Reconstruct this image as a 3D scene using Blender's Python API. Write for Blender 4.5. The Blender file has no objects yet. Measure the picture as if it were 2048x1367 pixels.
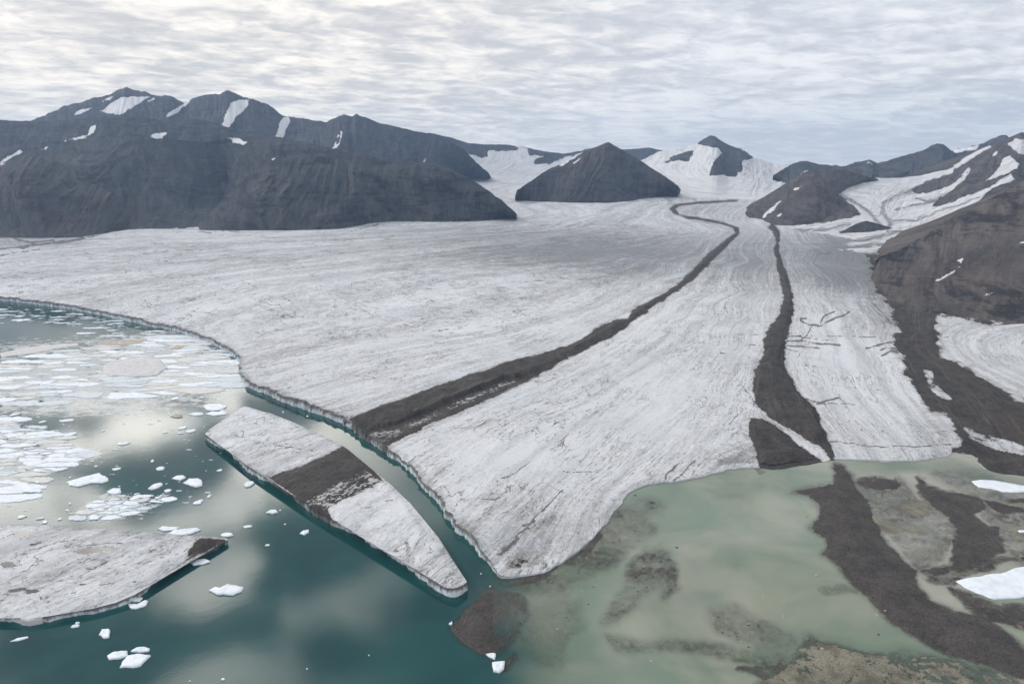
import bpy, math, random
import numpy as np
from mathutils import Vector
from mathutils.geometry import delaunay_2d_cdt

SC = bpy.context.scene
COL = SC.collection
random.seed(7)
RNG = np.random.default_rng(11)

# ---------------------------------------------------------------- camera, sky, sun, exposure
H = 500.0                 # camera height over the lake, metres
F = 1365.0                # focal length in pixels of the 2048 px wide photograph (24 mm)
YH = 340.0                # row of the true horizon
PITCH = math.atan((683.5 - YH) / F)
cd = bpy.data.cameras.new('camera')
cam = bpy.data.objects.new('camera', cd); COL.objects.link(cam)
cd.sensor_width = 36.0; cd.lens = 36.0 * F / 2048.0
cd.clip_start = 1.0; cd.clip_end = 120000.0
cam.location = (0, 0, H); cam.rotation_euler = (math.radians(90) - PITCH, 0, 0)
SC.camera = cam

SUN_AZ = math.radians(-72); SUN_EL = math.radians(34)
sl = bpy.data.lights.new('sun', 'SUN'); sl.energy = 1.3; sl.angle = math.radians(11); sl.color = (1.0, .97, .93)
so = bpy.data.objects.new('sun', sl); COL.objects.link(so)
sdir = Vector((math.sin(SUN_AZ) * math.cos(SUN_EL), math.cos(SUN_AZ) * math.cos(SUN_EL), math.sin(SUN_EL)))
so.rotation_euler = sdir.to_track_quat('Z', 'Y').to_euler()
so.location = (0, 0, 3000)

vs = SC.view_settings
vs.view_transform = 'Standard'; vs.look = 'None'; vs.gamma = 1.0; vs.exposure = 0.36; vs.use_curve_mapping = False


class NT:
    """tiny node-tree helper"""
    def __init__(s, nt):
        s.nt = nt; nt.nodes.clear()
    def n(s, typ, ins=None, **kw):
        nd = s.nt.nodes.new(typ)
        for k, v in kw.items(): setattr(nd, k, v)
        for k, v in (ins or {}).items():
            sk = nd.inputs[k]
            if isinstance(v, bpy.types.NodeSocket): s.nt.links.new(v, sk)
            else: sk.default_value = v
        return nd
    def m(s, op, a, b=None, c=None, clamp=False):
        ins = {0: a}
        if b is not None: ins[1] = b
        if c is not None: ins[2] = c
        return s.n('ShaderNodeMath', ins, operation=op, use_clamp=clamp).outputs[0]
    def ss(s, x, lo, hi, a=0.0, b=1.0):
        return s.n('ShaderNodeMapRange', {'Value': x, 'From Min': lo, 'From Max': hi, 'To Min': a, 'To Max': b},
                   interpolation_type='SMOOTHSTEP').outputs[0]
    def lin(s, x, lo, hi, a=0.0, b=1.0):
        return s.n('ShaderNodeMapRange', {'Value': x, 'From Min': lo, 'From Max': hi, 'To Min': a, 'To Max': b}).outputs[0]
    def mix(s, f, a, b, mode='MIX'):
        nd = s.n('ShaderNodeMix', None, data_type='RGBA', blend_type=mode)
        for i, v in ((0, f), (6, a), (7, b)):
            if isinstance(v, bpy.types.NodeSocket): s.nt.links.new(v, nd.inputs[i])
            else:
                if i and len(v) == 3: v = (*v, 1)
                nd.inputs[i].default_value = v
        return nd.outputs[2]
    def noise(s, vec, scale, detail=4, rough=.55, dist=0.0):
        return s.n('ShaderNodeTexNoise', {'Vector': vec, 'Scale': scale, 'Detail': detail, 'Roughness': rough,
                                          'Distortion': dist}).outputs[0]
    def attr(s, name):
        return s.n('ShaderNodeAttribute', attribute_name=name).outputs['Fac']
    def comb(s, x, y, z=0.0):
        return s.n('ShaderNodeCombineXYZ', {0: x, 1: y, 2: z}).outputs[0]


# world: Nishita sky seen between a layer of altocumulus, with a brighter patch added above the view
w = bpy.data.worlds.new('World'); SC.world = w; w.use_nodes = True
t = NT(w.node_tree)
gen = t.n('ShaderNodeTexCoord').outputs['Generated']
sep = t.n('ShaderNodeSeparateXYZ', {0: gen}).outputs
dz = t.m('MAXIMUM', sep[2], 0.0)
den = t.m('ADD', dz, 0.11)
px_ = t.m('DIVIDE', sep[0], den); py_ = t.m('DIVIDE', sep[1], den)
rotv = t.n('ShaderNodeVectorRotate', {'Vector': t.comb(px_, py_), 'Angle': math.radians(-16)}, rotation_type='Z_AXIS').outputs[0]
cl = t.n('ShaderNodeMapping', {'Vector': rotv, 'Scale': (1.0, 1.25, 1.0)}).outputs[0]
n1 = t.noise(cl, 3.1, 6, .60, .5)
n2 = t.noise(cl, .55, 4, .5, .6)
n3 = t.noise(cl, 7.0, 4, .6, .5)
nn = t.m('ADD', t.m('MULTIPLY', n1, .50), t.m('ADD', t.m('MULTIPLY', n2, .34), t.m('MULTIPLY', n3, .26)))
cov = t.ss(nn, .45, .67)
def toward(az, el):
    az, el = math.radians(az), math.radians(el)
    return t.n('ShaderNodeVectorMath', {0: gen, 1: (math.sin(az) * math.cos(el), math.cos(az) * math.cos(el), math.sin(el))}, operation='DOT_PRODUCT').outputs['Value']
sv = toward(-35, 21)
warm = t.ss(sv, .60, .98)
dark = t.mix(warm, (.54, .565, .61), (.57, .56, .56))
lite = t.mix(warm, (.84, .84, .85), (1.03, .96, .86))
ccol = t.mix(cov, dark, lite)
blue = t.ss(dz, .0, .11, .55, 0.0)
ccol = t.mix(t.m('MULTIPLY', blue, t.m('SUBTRACT', 1.0, t.m('MULTIPLY', warm, .8))), ccol, (.52, .58, .66))
n4 = t.noise(cl, 3.0, 4, .5, .4)
big = t.ss(t.m('ADD', t.m('MULTIPLY', n2, .25), t.m('ADD', t.m('MULTIPLY', n4, .52), t.m('MULTIPLY', n1, .23))), .47, .55)
g1 = t.m('MULTIPLY', t.ss(sv, .885, .99), t.ss(dz, .225, .29))                        # bright cloud patch added above the view to brighten the lake's reflections
lum = t.m('ADD', t.ss(dz, .20, .45, 1.0, .62), t.m('MULTIPLY', g1, t.m('ADD', .1, t.m('MULTIPLY', big, 5.0))))
lum = t.m('ADD', lum, t.m('MULTIPLY', t.m('MULTIPLY', t.ss(dz, .24, .42), big), .9))
ccol = t.mix(1.0, ccol, t.comb(lum, lum, lum), 'MULTIPLY')
c10 = t.mix(1.0, ccol, (9.6, 9.6, 9.6), 'MULTIPLY')
sky = t.n('ShaderNodeTexSky', sky_type='NISHITA', sun_disc=False, sun_elevation=SUN_EL,
          sun_rotation=SUN_AZ % (2 * math.pi)).outputs[0]
fin = t.mix(.955, sky, c10)
bg = t.n('ShaderNodeBackground', {'Color': fin, 'Strength': .1})
t.n('ShaderNodeOutputWorld', {'Surface': bg.outputs[0]})

# ---------------------------------------------------------------- geometry helpers
cP, sP = math.cos(PITCH), math.sin(PITCH)

def ray(px, py):
    cx = (np.asarray(px, float) - 1024) / F; cy = (683.5 - np.asarray(py, float)) / F
    return cx, cP + cy * sP, -sP + cy * cP

def on_plane(px, py, z=0.0):
    dx, dy, dzz = ray(px, py)
    k = (z - H) / dzz
    return np.stack([k * dx, k * dy], -1)

def project(x, y, z):
    zz = z - H
    dep = y * cP - zz * sP
    up = y * sP + zz * cP
    dep = np.maximum(dep, 1e-3)
    return 1024 + F * x / dep, 683.5 - F * up / dep

def hash2(ix, iy, seed):
    h = (ix.astype(np.int64) * 374761393 + iy.astype(np.int64) * 668265263 + seed * 1442695041) & 0xFFFFFFFF
    h = ((h ^ (h >> 13)) * 1274126177) & 0xFFFFFFFF
    return ((h ^ (h >> 16)) & 0xFFFFFF) / float(0xFFFFFF)

def vnoise(x, y, seed=0):
    x = np.asarray(x, float); y = np.asarray(y, float)
    xi = np.floor(x); yi = np.floor(y)
    fx = x - xi; fy = y - yi
    fx = fx * fx * fx * (fx * (fx * 6 - 15) + 10); fy = fy * fy * fy * (fy * (fy * 6 - 15) + 10)
    a = hash2(xi, yi, seed); b = hash2(xi + 1, yi, seed); c = hash2(xi, yi + 1, seed); d = hash2(xi + 1, yi + 1, seed)
    return (a + (b - a) * fx) * (1 - fy) + (c + (d - c) * fx) * fy

def fbm(x, y, octv=5, seed=0, gain=.5, ridged=False):
    s = 0; a = 1; tot = 0
    for k in range(octv):
        v = vnoise(x * 2 ** k + 17.3 * k, y * 2 ** k - 9.1 * k, seed + k * 13) * 2 - 1
        if ridged: v = 1 - 2 * np.abs(v)
        s = s + a * v; tot += a; a *= gain
    return s / tot

def seg_dist(x, y, P, closed=True, vals=None):
    P = np.asarray(P, float)
    Q = np.roll(P, -1, 0) if closed else P[1:]
    A = P if closed else P[:-1]
    best = np.full(x.shape, 1e18); out = np.zeros(x.shape)
    for i in range(len(A)):
        ex, ey = Q[i] - A[i]; l2 = ex * ex + ey * ey + 1e-12
        k = np.clip(((x - A[i, 0]) * ex + (y - A[i, 1]) * ey) / l2, 0, 1)
        d = (x - A[i, 0] - k * ex) ** 2 + (y - A[i, 1] - k * ey) ** 2
        m = d < best
        best = np.where(m, d, best)
        if vals is not None:
            j = (i + 1) % len(P)
            out = np.where(m, vals[i] + (vals[j] - vals[i]) * k, out)
    r = np.sqrt(best)
    return (r, out) if vals is not None else r

def inside(x, y, P):
    P = np.asarray(P, float); c = np.zeros(x.shape, bool)
    for i in range(len(P)):
        x1, y1 = P[i]; x2, y2 = P[i - 1]
        if y1 == y2: continue
        c ^= ((y1 > y) != (y2 > y)) & (x < (x2 - x1) * (y - y1) / (y2 - y1) + x1)
    return c

def sdf(x, y, P, far=60.0):
    """signed distance, positive inside; -far where clearly outside"""
    P = np.asarray(P, float)
    out = np.full(x.shape, -far)
    m = (x > P[:, 0].min() - far) & (x < P[:, 0].max() + far) & (y > P[:, 1].min() - far) & (y < P[:, 1].max() + far)
    if m.any():
        d = seg_dist(x[m], y[m], P); out[m] = np.where(inside(x[m], y[m], P), d, -d)
    return out

def sstep(x, a, b):
    k = np.clip((x - a) / (b - a), 0, 1); return k * k * (3 - 2 * k)

def resample(P, ds, closed=False):
    P = np.asarray(P, float)
    if closed: P = np.vstack([P, P[:1]])
    L = np.r_[0, np.cumsum(np.linalg.norm(np.diff(P[:, :2], axis=0), axis=1))]
    n = max(3, int(L[-1] / ds))
    s = np.linspace(0, L[-1], n + 1)
    R = np.stack([np.interp(s, L, P[:, k]) for k in range(P.shape[1])], -1)
    return (R[:-1], s[:-1]) if closed else (R, s)

def chaikin(P, n=2, closed=False):
    P = np.asarray(P, float)
    for _ in range(n):
        Q = np.roll(P, -1, 0) if closed else P[1:]
        A = P if closed else P[:-1]
        R = np.empty((2 * len(A), P.shape[1])); R[0::2] = .75 * A + .25 * Q; R[1::2] = .25 * A + .75 * Q
        if not closed: R = np.vstack([P[:1], R, P[-1:]])
        P = R
    return P

def tag(o, label=None, cat=None, group=None, kind=None):
    if label: o['label'] = label
    if cat: o['category'] = cat
    if group: o['group'] = group
    if kind: o['kind'] = kind
    return o

def mesh_obj(name, V, Fc, mat, attrs=None, parent=None, smooth=True, origin=None):
    """V (n,3), Fc (m,3|4) int array or list of lists; attrs name -> per-vertex float"""
    V = np.asarray(V, float)
    if origin is None: origin = (0, 0, 0)
    V = V - np.asarray(origin, float)
    me = bpy.data.meshes.new(name)
    if isinstance(Fc, np.ndarray):
        n, k = Fc.shape
        me.vertices.add(len(V)); me.vertices.foreach_set('co', V.astype(np.float32).ravel())
        me.loops.add(n * k); me.loops.foreach_set('vertex_index', Fc.astype(np.int32).ravel())
        me.polygons.add(n); me.polygons.foreach_set('loop_start', (np.arange(n) * k).astype(np.int32))
        me.polygons.foreach_set('loop_total', np.full(n, k, np.int32))
        me.update(calc_edges=True); me.validate()
    else:
        me.from_pydata([tuple(v) for v in V], [], Fc)
    me.polygons.foreach_set('use_smooth', np.full(len(me.polygons), smooth))
    for an, av in (attrs or {}).items():
        a = me.attributes.new(an, 'FLOAT', 'POINT'); a.data.foreach_set('value', np.asarray(av, np.float32).ravel())
    me.materials.append(mat)
    o = bpy.data.objects.new(name, me); o.location = origin
    COL.objects.link(o)
    if parent is not None: o.parent = parent; o.location = tuple(np.asarray(origin) - np.asarray(parent.location)); 
    return o

def split(V, Fc, ids, attrs):
    """the faces of every id as (V, F, attrs) with unused vertices dropped"""
    res = {}
    for i in np.unique(ids):
        f = Fc[ids == i]; u, inv = np.unique(f, return_inverse=True)
        res[int(i)] = (V[u], inv.reshape(f.shape), {k: a[u] for k, a in attrs.items()})
    return res

def grid_faces(nr, nc):
    i = np.arange(nr - 1)[:, None] * nc + np.arange(nc - 1)[None, :]
    return np.stack([i, i + 1, i + nc + 1, i + nc], -1).reshape(-1, 4)

# ---------------------------------------------------------------- materials
def new_mat(name):
    m = bpy.data.materials.new(name); m.use_nodes = True
    return m, NT(m.node_tree)

def finish(t, col, rough=.85, bump=None, bstr=.5, bdist=1.0, spec=.3):
    ins = {'Base Color': col, 'Roughness': rough, 'Specular IOR Level': spec}
    if bump is not None:
        ins['Normal'] = t.n('ShaderNodeBump', {'Height': bump, 'Strength': bstr, 'Distance': bdist}).outputs[0]
    b = t.n('ShaderNodeBsdfPrincipled', ins)
    t.n('ShaderNodeOutputMaterial', {'Surface': b.outputs[0]})

GRAVEL_A, GRAVEL_B = (.047, .042, .039), (.105, .091, .080)

def gravel_col(t, pos, brown=None):
    g1 = t.noise(pos, .55, 3, .75); g2 = t.noise(pos, .03, 5, .65); g3 = t.noise(pos, .16, 4, .75)
    c = t.mix(t.ss(g2, .3, .7), GRAVEL_A, GRAVEL_B)
    c = t.mix(t.ss(g3, .55, .35, 0, .6), c, (.022, .020, .019))
    c = t.mix(t.ss(g1, .50, .30, 0, .75), c, (.010, .009, .009))
    c = t.mix(t.ss(g1, .60, .74, 0, .75), c, (.26, .235, .21))
    if brown is not None: c = t.mix(brown, c, (.085, .062, .048))
    return c, g1, g2

def ice_material():
    m, t = new_mat('ice')
    pos = t.n('ShaderNodeNewGeometry').outputs['Position']
    psi, al, deb, dirt, line = (t.attr(k) for k in ('psi', 'along', 'debris', 'dirt', 'line'))
    w1 = t.noise(pos, .006, 3, .5); w2 = t.noise(pos, .03, 3, .6)
    wob = t.m('ADD', t.m('MULTIPLY', t.m('SUBTRACT', w1, .5), .06), t.m('MULTIPLY', t.m('SUBTRACT', w2, .5), .07))
    ps = t.m('ADD', psi, wob)
    s0 = t.noise(t.comb(t.m('MULTIPLY', ps, 3.0), t.m('MULTIPLY', al, .6)), 1.0, 3, .5)
    s1 = t.noise(t.comb(t.m('MULTIPLY', ps, 15.0), t.m('MULTIPLY', al, 5.5)), 1.0, 5, .66, .9)
    s2 = t.noise(t.comb(t.m('MULTIPLY', ps, 60.0), t.m('MULTIPLY', al, 22.0)), 1.0, 5, .7, .8)
    s3 = t.noise(t.comb(t.m('MULTIPLY', ps, 130.0), t.m('MULTIPLY', al, 110.0), 3.0), 1.0, 4, .7, .5)
    iso = t.noise(pos, .013, 6, .65, .6)
    fine = t.noise(pos, .13, 5, .75, .5)
    grit = t.noise(pos, .60, 3, .75)
    d = t.m('ADD', t.m('MULTIPLY', s0, .32), t.m('ADD', t.m('MULTIPLY', s1, .36), t.m('MULTIPLY', s2, .42)))
    d = t.m('ADD', d, t.m('ADD', t.m('MULTIPLY', s3, .34), t.m('ADD', t.m('MULTIPLY', fine, .40), t.m('MULTIPLY', iso, .26))))
    d = t.m('MULTIPLY', t.m('ADD', d, t.m('MULTIPLY', grit, .30)), 1 / 2.40)
    d = t.m('ADD', d, t.m('MULTIPLY', t.m('SUBTRACT', dirt, .5), .11))
    clean = t.ss(d, .435, .62)                                   # 0 clean ... 1 dirty
    c = t.mix(clean, (.74, .75, .77), (.20, .195, .19))
    bd = t.noise(t.comb(t.m('MULTIPLY', ps, 5.5), t.m('MULTIPLY', al, .9), 11.0), 1.0, 3, .55, .3)
    c = t.mix(t.ss(t.m('ADD', t.m('MULTIPLY', bd, .8), t.m('MULTIPLY', s2, .2)), .48, .66, 0, .32), c, (.28, .28, .285))   # broad flow bands
    c = t.mix(t.ss(bd, .50, .34, 0, .25), c, (.80, .80, .81))
    c = t.mix(t.ss(s1, .58, .74, 0, .40), c, (.36, .325, .29))           # tan dust bands
    sp = t.m('ADD', t.m('MULTIPLY', s2, .4), t.m('ADD', t.m('MULTIPLY', fine, .35), t.m('MULTIPLY', grit, .25)))
    sp = t.m('ADD', sp, t.m('MULTIPLY', t.m('SUBTRACT', dirt, .5), .05))
    c = t.mix(t.ss(sp, .565, .64, 0, .75), c, (.085, .08, .078))          # dark grit in the hollows
    c = t.mix(t.ss(t.noise(pos, .0045, 3, .5), .5, .7, 0, .22), c, (.47, .54, .60))
    c = t.mix(t.ss(t.m('ADD', dirt, t.m('ADD', t.m('MULTIPLY', t.m('SUBTRACT', s1, .5), 2.4), t.m('MULTIPLY', t.m('SUBTRACT', s2, .5), 2.2))), .65, 1.6, 0, .42), c, (.25, .28, .31))
    vn = t.m('ABSOLUTE', t.m('SUBTRACT', t.noise(t.comb(t.m('MULTIPLY', ps, 7.0), t.m('MULTIPLY', al, 8.0), 7.0), 1.0, 4, .6, 1.2), .5))
    vein = t.m('MULTIPLY', t.ss(vn, .016, .004), t.ss(t.m('ADD', t.noise(pos, .005, 3, .5), t.m('MULTIPLY', fine, .4)), .64, .74))
    c = t.mix(t.m('MULTIPLY', vein, .75), c, (.09, .085, .082))
    # crevasses and meltwater channels
    ln = t.m('ADD', line, t.m('ADD', t.m('MULTIPLY', t.m('SUBTRACT', fine, .5), 1.3), t.m('MULTIPLY', t.m('SUBTRACT', grit, .5), .5)))
    ln = t.m('MULTIPLY', t.ss(ln, .38, .62), t.ss(line, .02, .15))
    c = t.mix(t.m('MULTIPLY', ln, .85), c, (.085, .08, .078))
    # the debris cover
    brk = t.m('ADD', t.m('MULTIPLY', t.m('SUBTRACT', fine, .5), 1.9), t.m('ADD', t.m('MULTIPLY', t.m('SUBTRACT', iso, .5), 1.3), t.m('MULTIPLY', t.m('SUBTRACT', s2, .5), 1.1)))
    db = t.m('ADD', deb, brk)
    fac = t.ss(db, -.05, .07)
    gc, g1, g2 = gravel_col(t, pos, t.m('MULTIPLY', t.attr('brown'), t.ss(t.noise(pos, .01, 4, .6), .4, .62)))
    gc = t.mix(t.ss(t.m('ADD', t.m('MULTIPLY', s1, .7), t.m('MULTIPLY', s0, .3)), .50, .66, 0, .5), gc, (.17, .155, .142))
    gc = t.mix(t.ss(t.m('ADD', t.m('MULTIPLY', s1, .7), t.m('MULTIPLY', iso, .3)), .46, .34, 0, .5), gc, (.028, .026, .026))
    c = t.mix(t.ss(db, -.85, .0, 0, .45), c, (.25, .22, .19))
    # a thin dusting of ice grains through the debris cover
    c = t.mix(fac, c, gc)
    b = t.m('ADD', t.m('ADD', t.m('MULTIPLY', fine, 2.6), t.m('MULTIPLY', grit, .8)), t.m('ADD', t.m('MULTIPLY', s2, 1.6), t.m('MULTIPLY', iso, 7.0)))
    b = t.m('MULTIPLY', b, t.m('ADD', 1.0, t.m('MULTIPLY', fac, .9)))
    finish(t, c, .8, b, .8, 1.5, .2)
    return m

def cliff_material():
    m, t = new_mat('ice_cliff')
    pos = t.n('ShaderNodeNewGeometry').outputs['Position']
    s, v, h, deb = (t.attr(k) for k in ('s', 'v', 'z0', 'debris'))
    n1 = t.noise(t.comb(t.m('MULTIPLY', s, .16), t.m('MULTIPLY', h, .045)), 1.0, 4, .65, .5)
    n2 = t.noise(t.comb(t.m('MULTIPLY', s, .045), t.m('MULTIPLY', h, .02), 4.0), 1.0, 3, .6)
    f = t.noise(pos, .45, 4, .7)
    d = t.m('ADD', t.m('MULTIPLY', n1, .55), t.m('ADD', t.m('MULTIPLY', n2, .35), t.m('MULTIPLY', f, .25)))
    top = t.ss(v, .35, 1.0, 0, .22)
    d = t.m('ADD', d, top)
    c = t.mix(t.ss(d, .50, .72), (.66, .73, .77), (.17, .16, .155))
    c = t.mix(t.ss(n1, .60, .70, 0, .85), c, (.05, .05, .05))
    c = t.mix(t.ss(h, 1.2, .2, 0, .75), c, (.035, .055, .055))
    c = t.mix(t.ss(t.attr('low'), .0, 1.0, 0, .9), c, (.62, .64, .66))
    gc, g1, g2 = gravel_col(t, pos)
    c = t.mix(t.ss(t.m('ADD', deb, t.m('MULTIPLY', t.m('SUBTRACT', f, .5), 1.2)), -.1, .15, 0, .85), c, gc)
    finish(t, c, .6, t.m('ADD', f, t.m('MULTIPLY', n1, 2.0)), .7, 1.2, .4)
    return m

def rock_material():
    m, t = new_mat('mountain_rock')
    pos = t.n('ShaderNodeNewGeometry').outputs['Position']
    u, v, snow, brown, rib, dkr, grime = (t.attr(k) for k in ('u', 'vv', 'snow', 'brown', 'rib', 'tone', 'grime'))
    uw = t.m('ADD', u, t.m('MULTIPLY', t.noise(pos, .004, 2, .5), 90))
    st = t.noise(t.comb(t.m('MULTIPLY', uw, .016), t.m('MULTIPLY', v, .0030)), 1.0, 6, .68, .25)     # downslope chutes
    st2 = t.noise(t.comb(t.m('MULTIPLY', uw, .075), t.m('MULTIPLY', v, .010), 5.0), 1.0, 5, .7, .4)
    mp = t.n('ShaderNodeMapping', {'Vector': pos, 'Rotation': (0, math.radians(20), 0), 'Scale': (.55, .35, 2.4)}).outputs[0]
    bed = t.noise(mp, .0062, 8, .74, 1.2)                                                      # tilted rock bands
    iso = t.noise(pos, .0032, 6, .62)
    fine = t.noise(pos, .035, 6, .75)
    scree = t.m('ADD', t.m('MULTIPLY', st, .38), t.m('ADD', t.m('MULTIPLY', st2, .16), t.m('MULTIPLY', t.m('ADD', fine, iso), .23)))
    c = t.mix(t.ss(scree, .39, .60), (.020, .023, .028), (.112, .110, .111))
    c = t.mix(t.m('MULTIPLY', t.ss(iso, .44, .60, 0, .6), t.m('SUBTRACT', 1.0, dkr)), c, (.036, .042, .050))
    c = t.mix(t.m('MULTIPLY', dkr, .75), c, t.mix(t.ss(scree, .40, .60), (.050, .043, .040), (.155, .124, .103)))
    c = t.mix(t.ss(iso, .50, .36, 0, .35), c, (.098, .088, .083))
    crag = t.ss(t.m('ADD', t.m('MULTIPLY', bed, .62), t.m('ADD', t.m('MULTIPLY', fine, .3), t.m('MULTIPLY', rib, .10))), .50, .545)
    crag = t.m('MULTIPLY', crag, t.attr('crag'))
    c = t.mix(t.m('MULTIPLY', crag, .85), c, (.018, .018, .020))
    c = t.mix(t.m('MULTIPLY', brown, t.ss(t.m('ADD', t.m('MULTIPLY', bed, .5), t.m('MULTIPLY', fine, .5)), .47, .62, 0, .75)), c, (.092, .062, .047))
    c = t.mix(t.ss(fine, .62, .74, 0, .5), c, (.17, .155, .145))
    # glacier ice and snow lying on the slope
    al = t.attr('along'); psi = t.attr('psi')
    i1 = t.noise(t.comb(t.m('MULTIPLY', psi, .035), t.m('MULTIPLY', al, .0025), 9.0), 1.0, 5, .66, .5)
    i2 = t.noise(t.comb(t.m('MULTIPLY', psi, .12), t.m('MULTIPLY', al, .010), 2.0), 1.0, 5, .68, .3)
    dirt = t.m('ADD', t.m('ADD', t.m('MULTIPLY', i1, .45), t.m('MULTIPLY', i2, .40)), t.m('MULTIPLY', fine, .15))
    ic = t.mix(t.m('MULTIPLY', t.ss(dirt, .40, .66), t.attr('dirty')), t.mix(t.attr('dirty'), (.78, .78, .79), (.66, .67, .68)), (.26, .255, .255))
    gm = t.ss(t.m('ADD', grime, t.m('MULTIPLY', t.m('SUBTRACT', dirt, .5), 4.5)), .25, 1.2)
    ic = t.mix(gm, ic, (.17, .165, .162))
    sf = t.m('ADD', snow, t.m('ADD', t.m('MULTIPLY', t.m('SUBTRACT', fine, .5), 1.6), t.m('MULTIPLY', t.m('SUBTRACT', st2, .5), 1.2)))
    sf = t.m('MULTIPLY', t.ss(sf, -.10, .10), t.ss(snow, -.97, -.6))
    c = t.mix(sf, c, ic)
    b = t.m('ADD', t.m('MULTIPLY', fine, 5.0), t.m('ADD', t.m('MULTIPLY', bed, 13.0), t.m('ADD', t.m('MULTIPLY', st, 5.0), t.m('MULTIPLY', st2, 2.5))))
    b = t.m('MULTIPLY', b, t.ss(snow, -.2, .2, 1.0, .12))
    finish(t, c, .9, b, .9, 1.0, .15)
    return m

def bed_material():
    m, t = new_mat('gravel_bed')
    pos = t.n('ShaderNodeNewGeometry').outputs['Position']
    tan = t.attr('tan')
    z = t.n('ShaderNodeSeparateXYZ', {0: pos}).outputs[2]
    gc, g1, g2 = gravel_col(t, pos)
    gc = t.mix(.14, gc, (.09, .078, .066))
    gc = t.mix(t.ss(z, .25, -.25, 0, .7), gc, (.185, .150, .110))                 # silted and brown below the waterline
    g3 = t.noise(pos, 1.1, 3, .7)
    gc = t.mix(t.ss(g3, .60, .70, 0, .8), gc, (.36, .32, .27))
    gc = t.mix(t.ss(g3, .43, .33, 0, .75), gc, (.012, .011, .011))
    tc = t.mix(t.ss(g2, .38, .62), (.285, .265, .20), (.13, .12, .09))
    tc = t.mix(t.ss(g1, .5, .60, 0, .7), tc, (.07, .06, .048))
    tc = t.mix(t.ss(g3, .58, .68, 0, .7), tc, (.52, .48, .40))
    mk = t.noise(pos, .05, 6, .7, .6)
    c = t.mix(t.ss(t.m('ADD', tan, t.m('MULTIPLY', t.m('SUBTRACT', mk, .5), 1.8)), .35, .60), gc, tc)
    finish(t, c, .85, t.m('ADD', g1, t.m('MULTIPLY', g3, .4)), .9, 1.4, .25)
    return m

def water_material():
    m, t = new_mat('lake_water')
    pos = t.n('ShaderNodeNewGeometry').outputs['Position']
    turb, silt, pale, ice = (t.attr(k) for k in ('turb', 'silt', 'pale', 'glow'))
    n = t.noise(pos, .0065, 4, .55, .5)
    deep = t.mix(t.ss(n, .3, .7), (.006, .046, .048), (.012, .068, .067))
    green = t.mix(t.ss(n, .35, .65), (.150, .205, .150), (.265, .285, .215))
    green = t.mix(pale, green, (.37, .35, .295))
    c = t.mix(silt, deep, green)
    c = t.mix(ice, c, (.02, .20, .17))
    sl = t.attr('slush')
    sn = t.m('ADD', t.m('MULTIPLY', t.noise(t.n('ShaderNodeMapping', {'Vector': pos, 'Scale': (.5, 1.0, 1.0)}).outputs[0], .05, 7, .68, .8), .75), t.m('MULTIPLY', t.noise(pos, .6, 3, .7), .25))
    sm = t.m('MULTIPLY', t.ss(t.m('ADD', sn, t.m('MULTIPLY', sl, .17)), .56, .62), t.ss(sl, .02, .2))
    c = t.mix(sm, c, (.50, .51, .50))
    rip = t.m('ADD', t.m('MULTIPLY', t.noise(pos, .45, 3, .6), .30), t.m('MULTIPLY', t.noise(pos, .05, 3, .5), .6))
    bn = t.n('ShaderNodeBump', {'Height': rip, 'Strength': .12, 'Distance': .5}).outputs[0]
    fr = t.n('ShaderNodeFresnel', {'IOR': 1.33, 'Normal': bn}).outputs[0]
    dif = t.n('ShaderNodeBsdfDiffuse', {'Color': c})
    tr = t.n('ShaderNodeBsdfTransparent', {'Color': (.86, .95, .90, 1)})
    body = t.n('ShaderNodeMixShader', {0: turb, 1: tr.outputs[0], 2: dif.outputs[0]})
    gl = t.n('ShaderNodeBsdfGlossy', {'Color': (1, 1, 1, 1), 'Roughness': .065, 'Normal': bn})
    fin = t.n('ShaderNodeMixShader', {0: t.m('MULTIPLY', fr, t.m('SUBTRACT', 1.0, t.m('MULTIPLY', sm, .7))), 1: body.outputs[0], 2: gl.outputs[0]})
    t.n('ShaderNodeOutputMaterial', {'Surface': fin.outputs[0]})
    return m

def floe_material(name, a, b, amt):
    m, t = new_mat(name)
    pos = t.n('ShaderNodeNewGeometry').outputs['Position']
    n = t.noise(pos, .09, 5, .65); f = t.noise(pos, .6, 3, .6)
    c = t.mix(t.ss(t.m('ADD', t.m('MULTIPLY', n, .7), t.m('MULTIPLY', f, .3)), .42, .66, 0, amt), a, b)
    z = t.n('ShaderNodeSeparateXYZ', {0: pos}).outputs[2]
    c = t.mix(t.ss(z, .35, -.2, 0, .8), c, (.14, .42, .42))
    finish(t, c, .55, t.m('ADD', f, n), .5, .5, .35)
    return m

def plain_rock(name, a, b):
    m, t = new_mat(name)
    pos = t.n('ShaderNodeNewGeometry').outputs['Position']
    n = t.noise(pos, .9, 4, .7)
    finish(t, t.mix(t.ss(n, .35, .65), a, b), .85, n, .8, .4, .3)
    return m

def pond_material():
    m, t = new_mat('melt_pond')
    pos = t.n('ShaderNodeNewGeometry').outputs['Position']
    n = t.noise(pos, .08, 3, .5)
    finish(t, t.mix(n, (.055, .050, .046), (.10, .092, .082)), .12, None, spec=.5)
    return m

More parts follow.
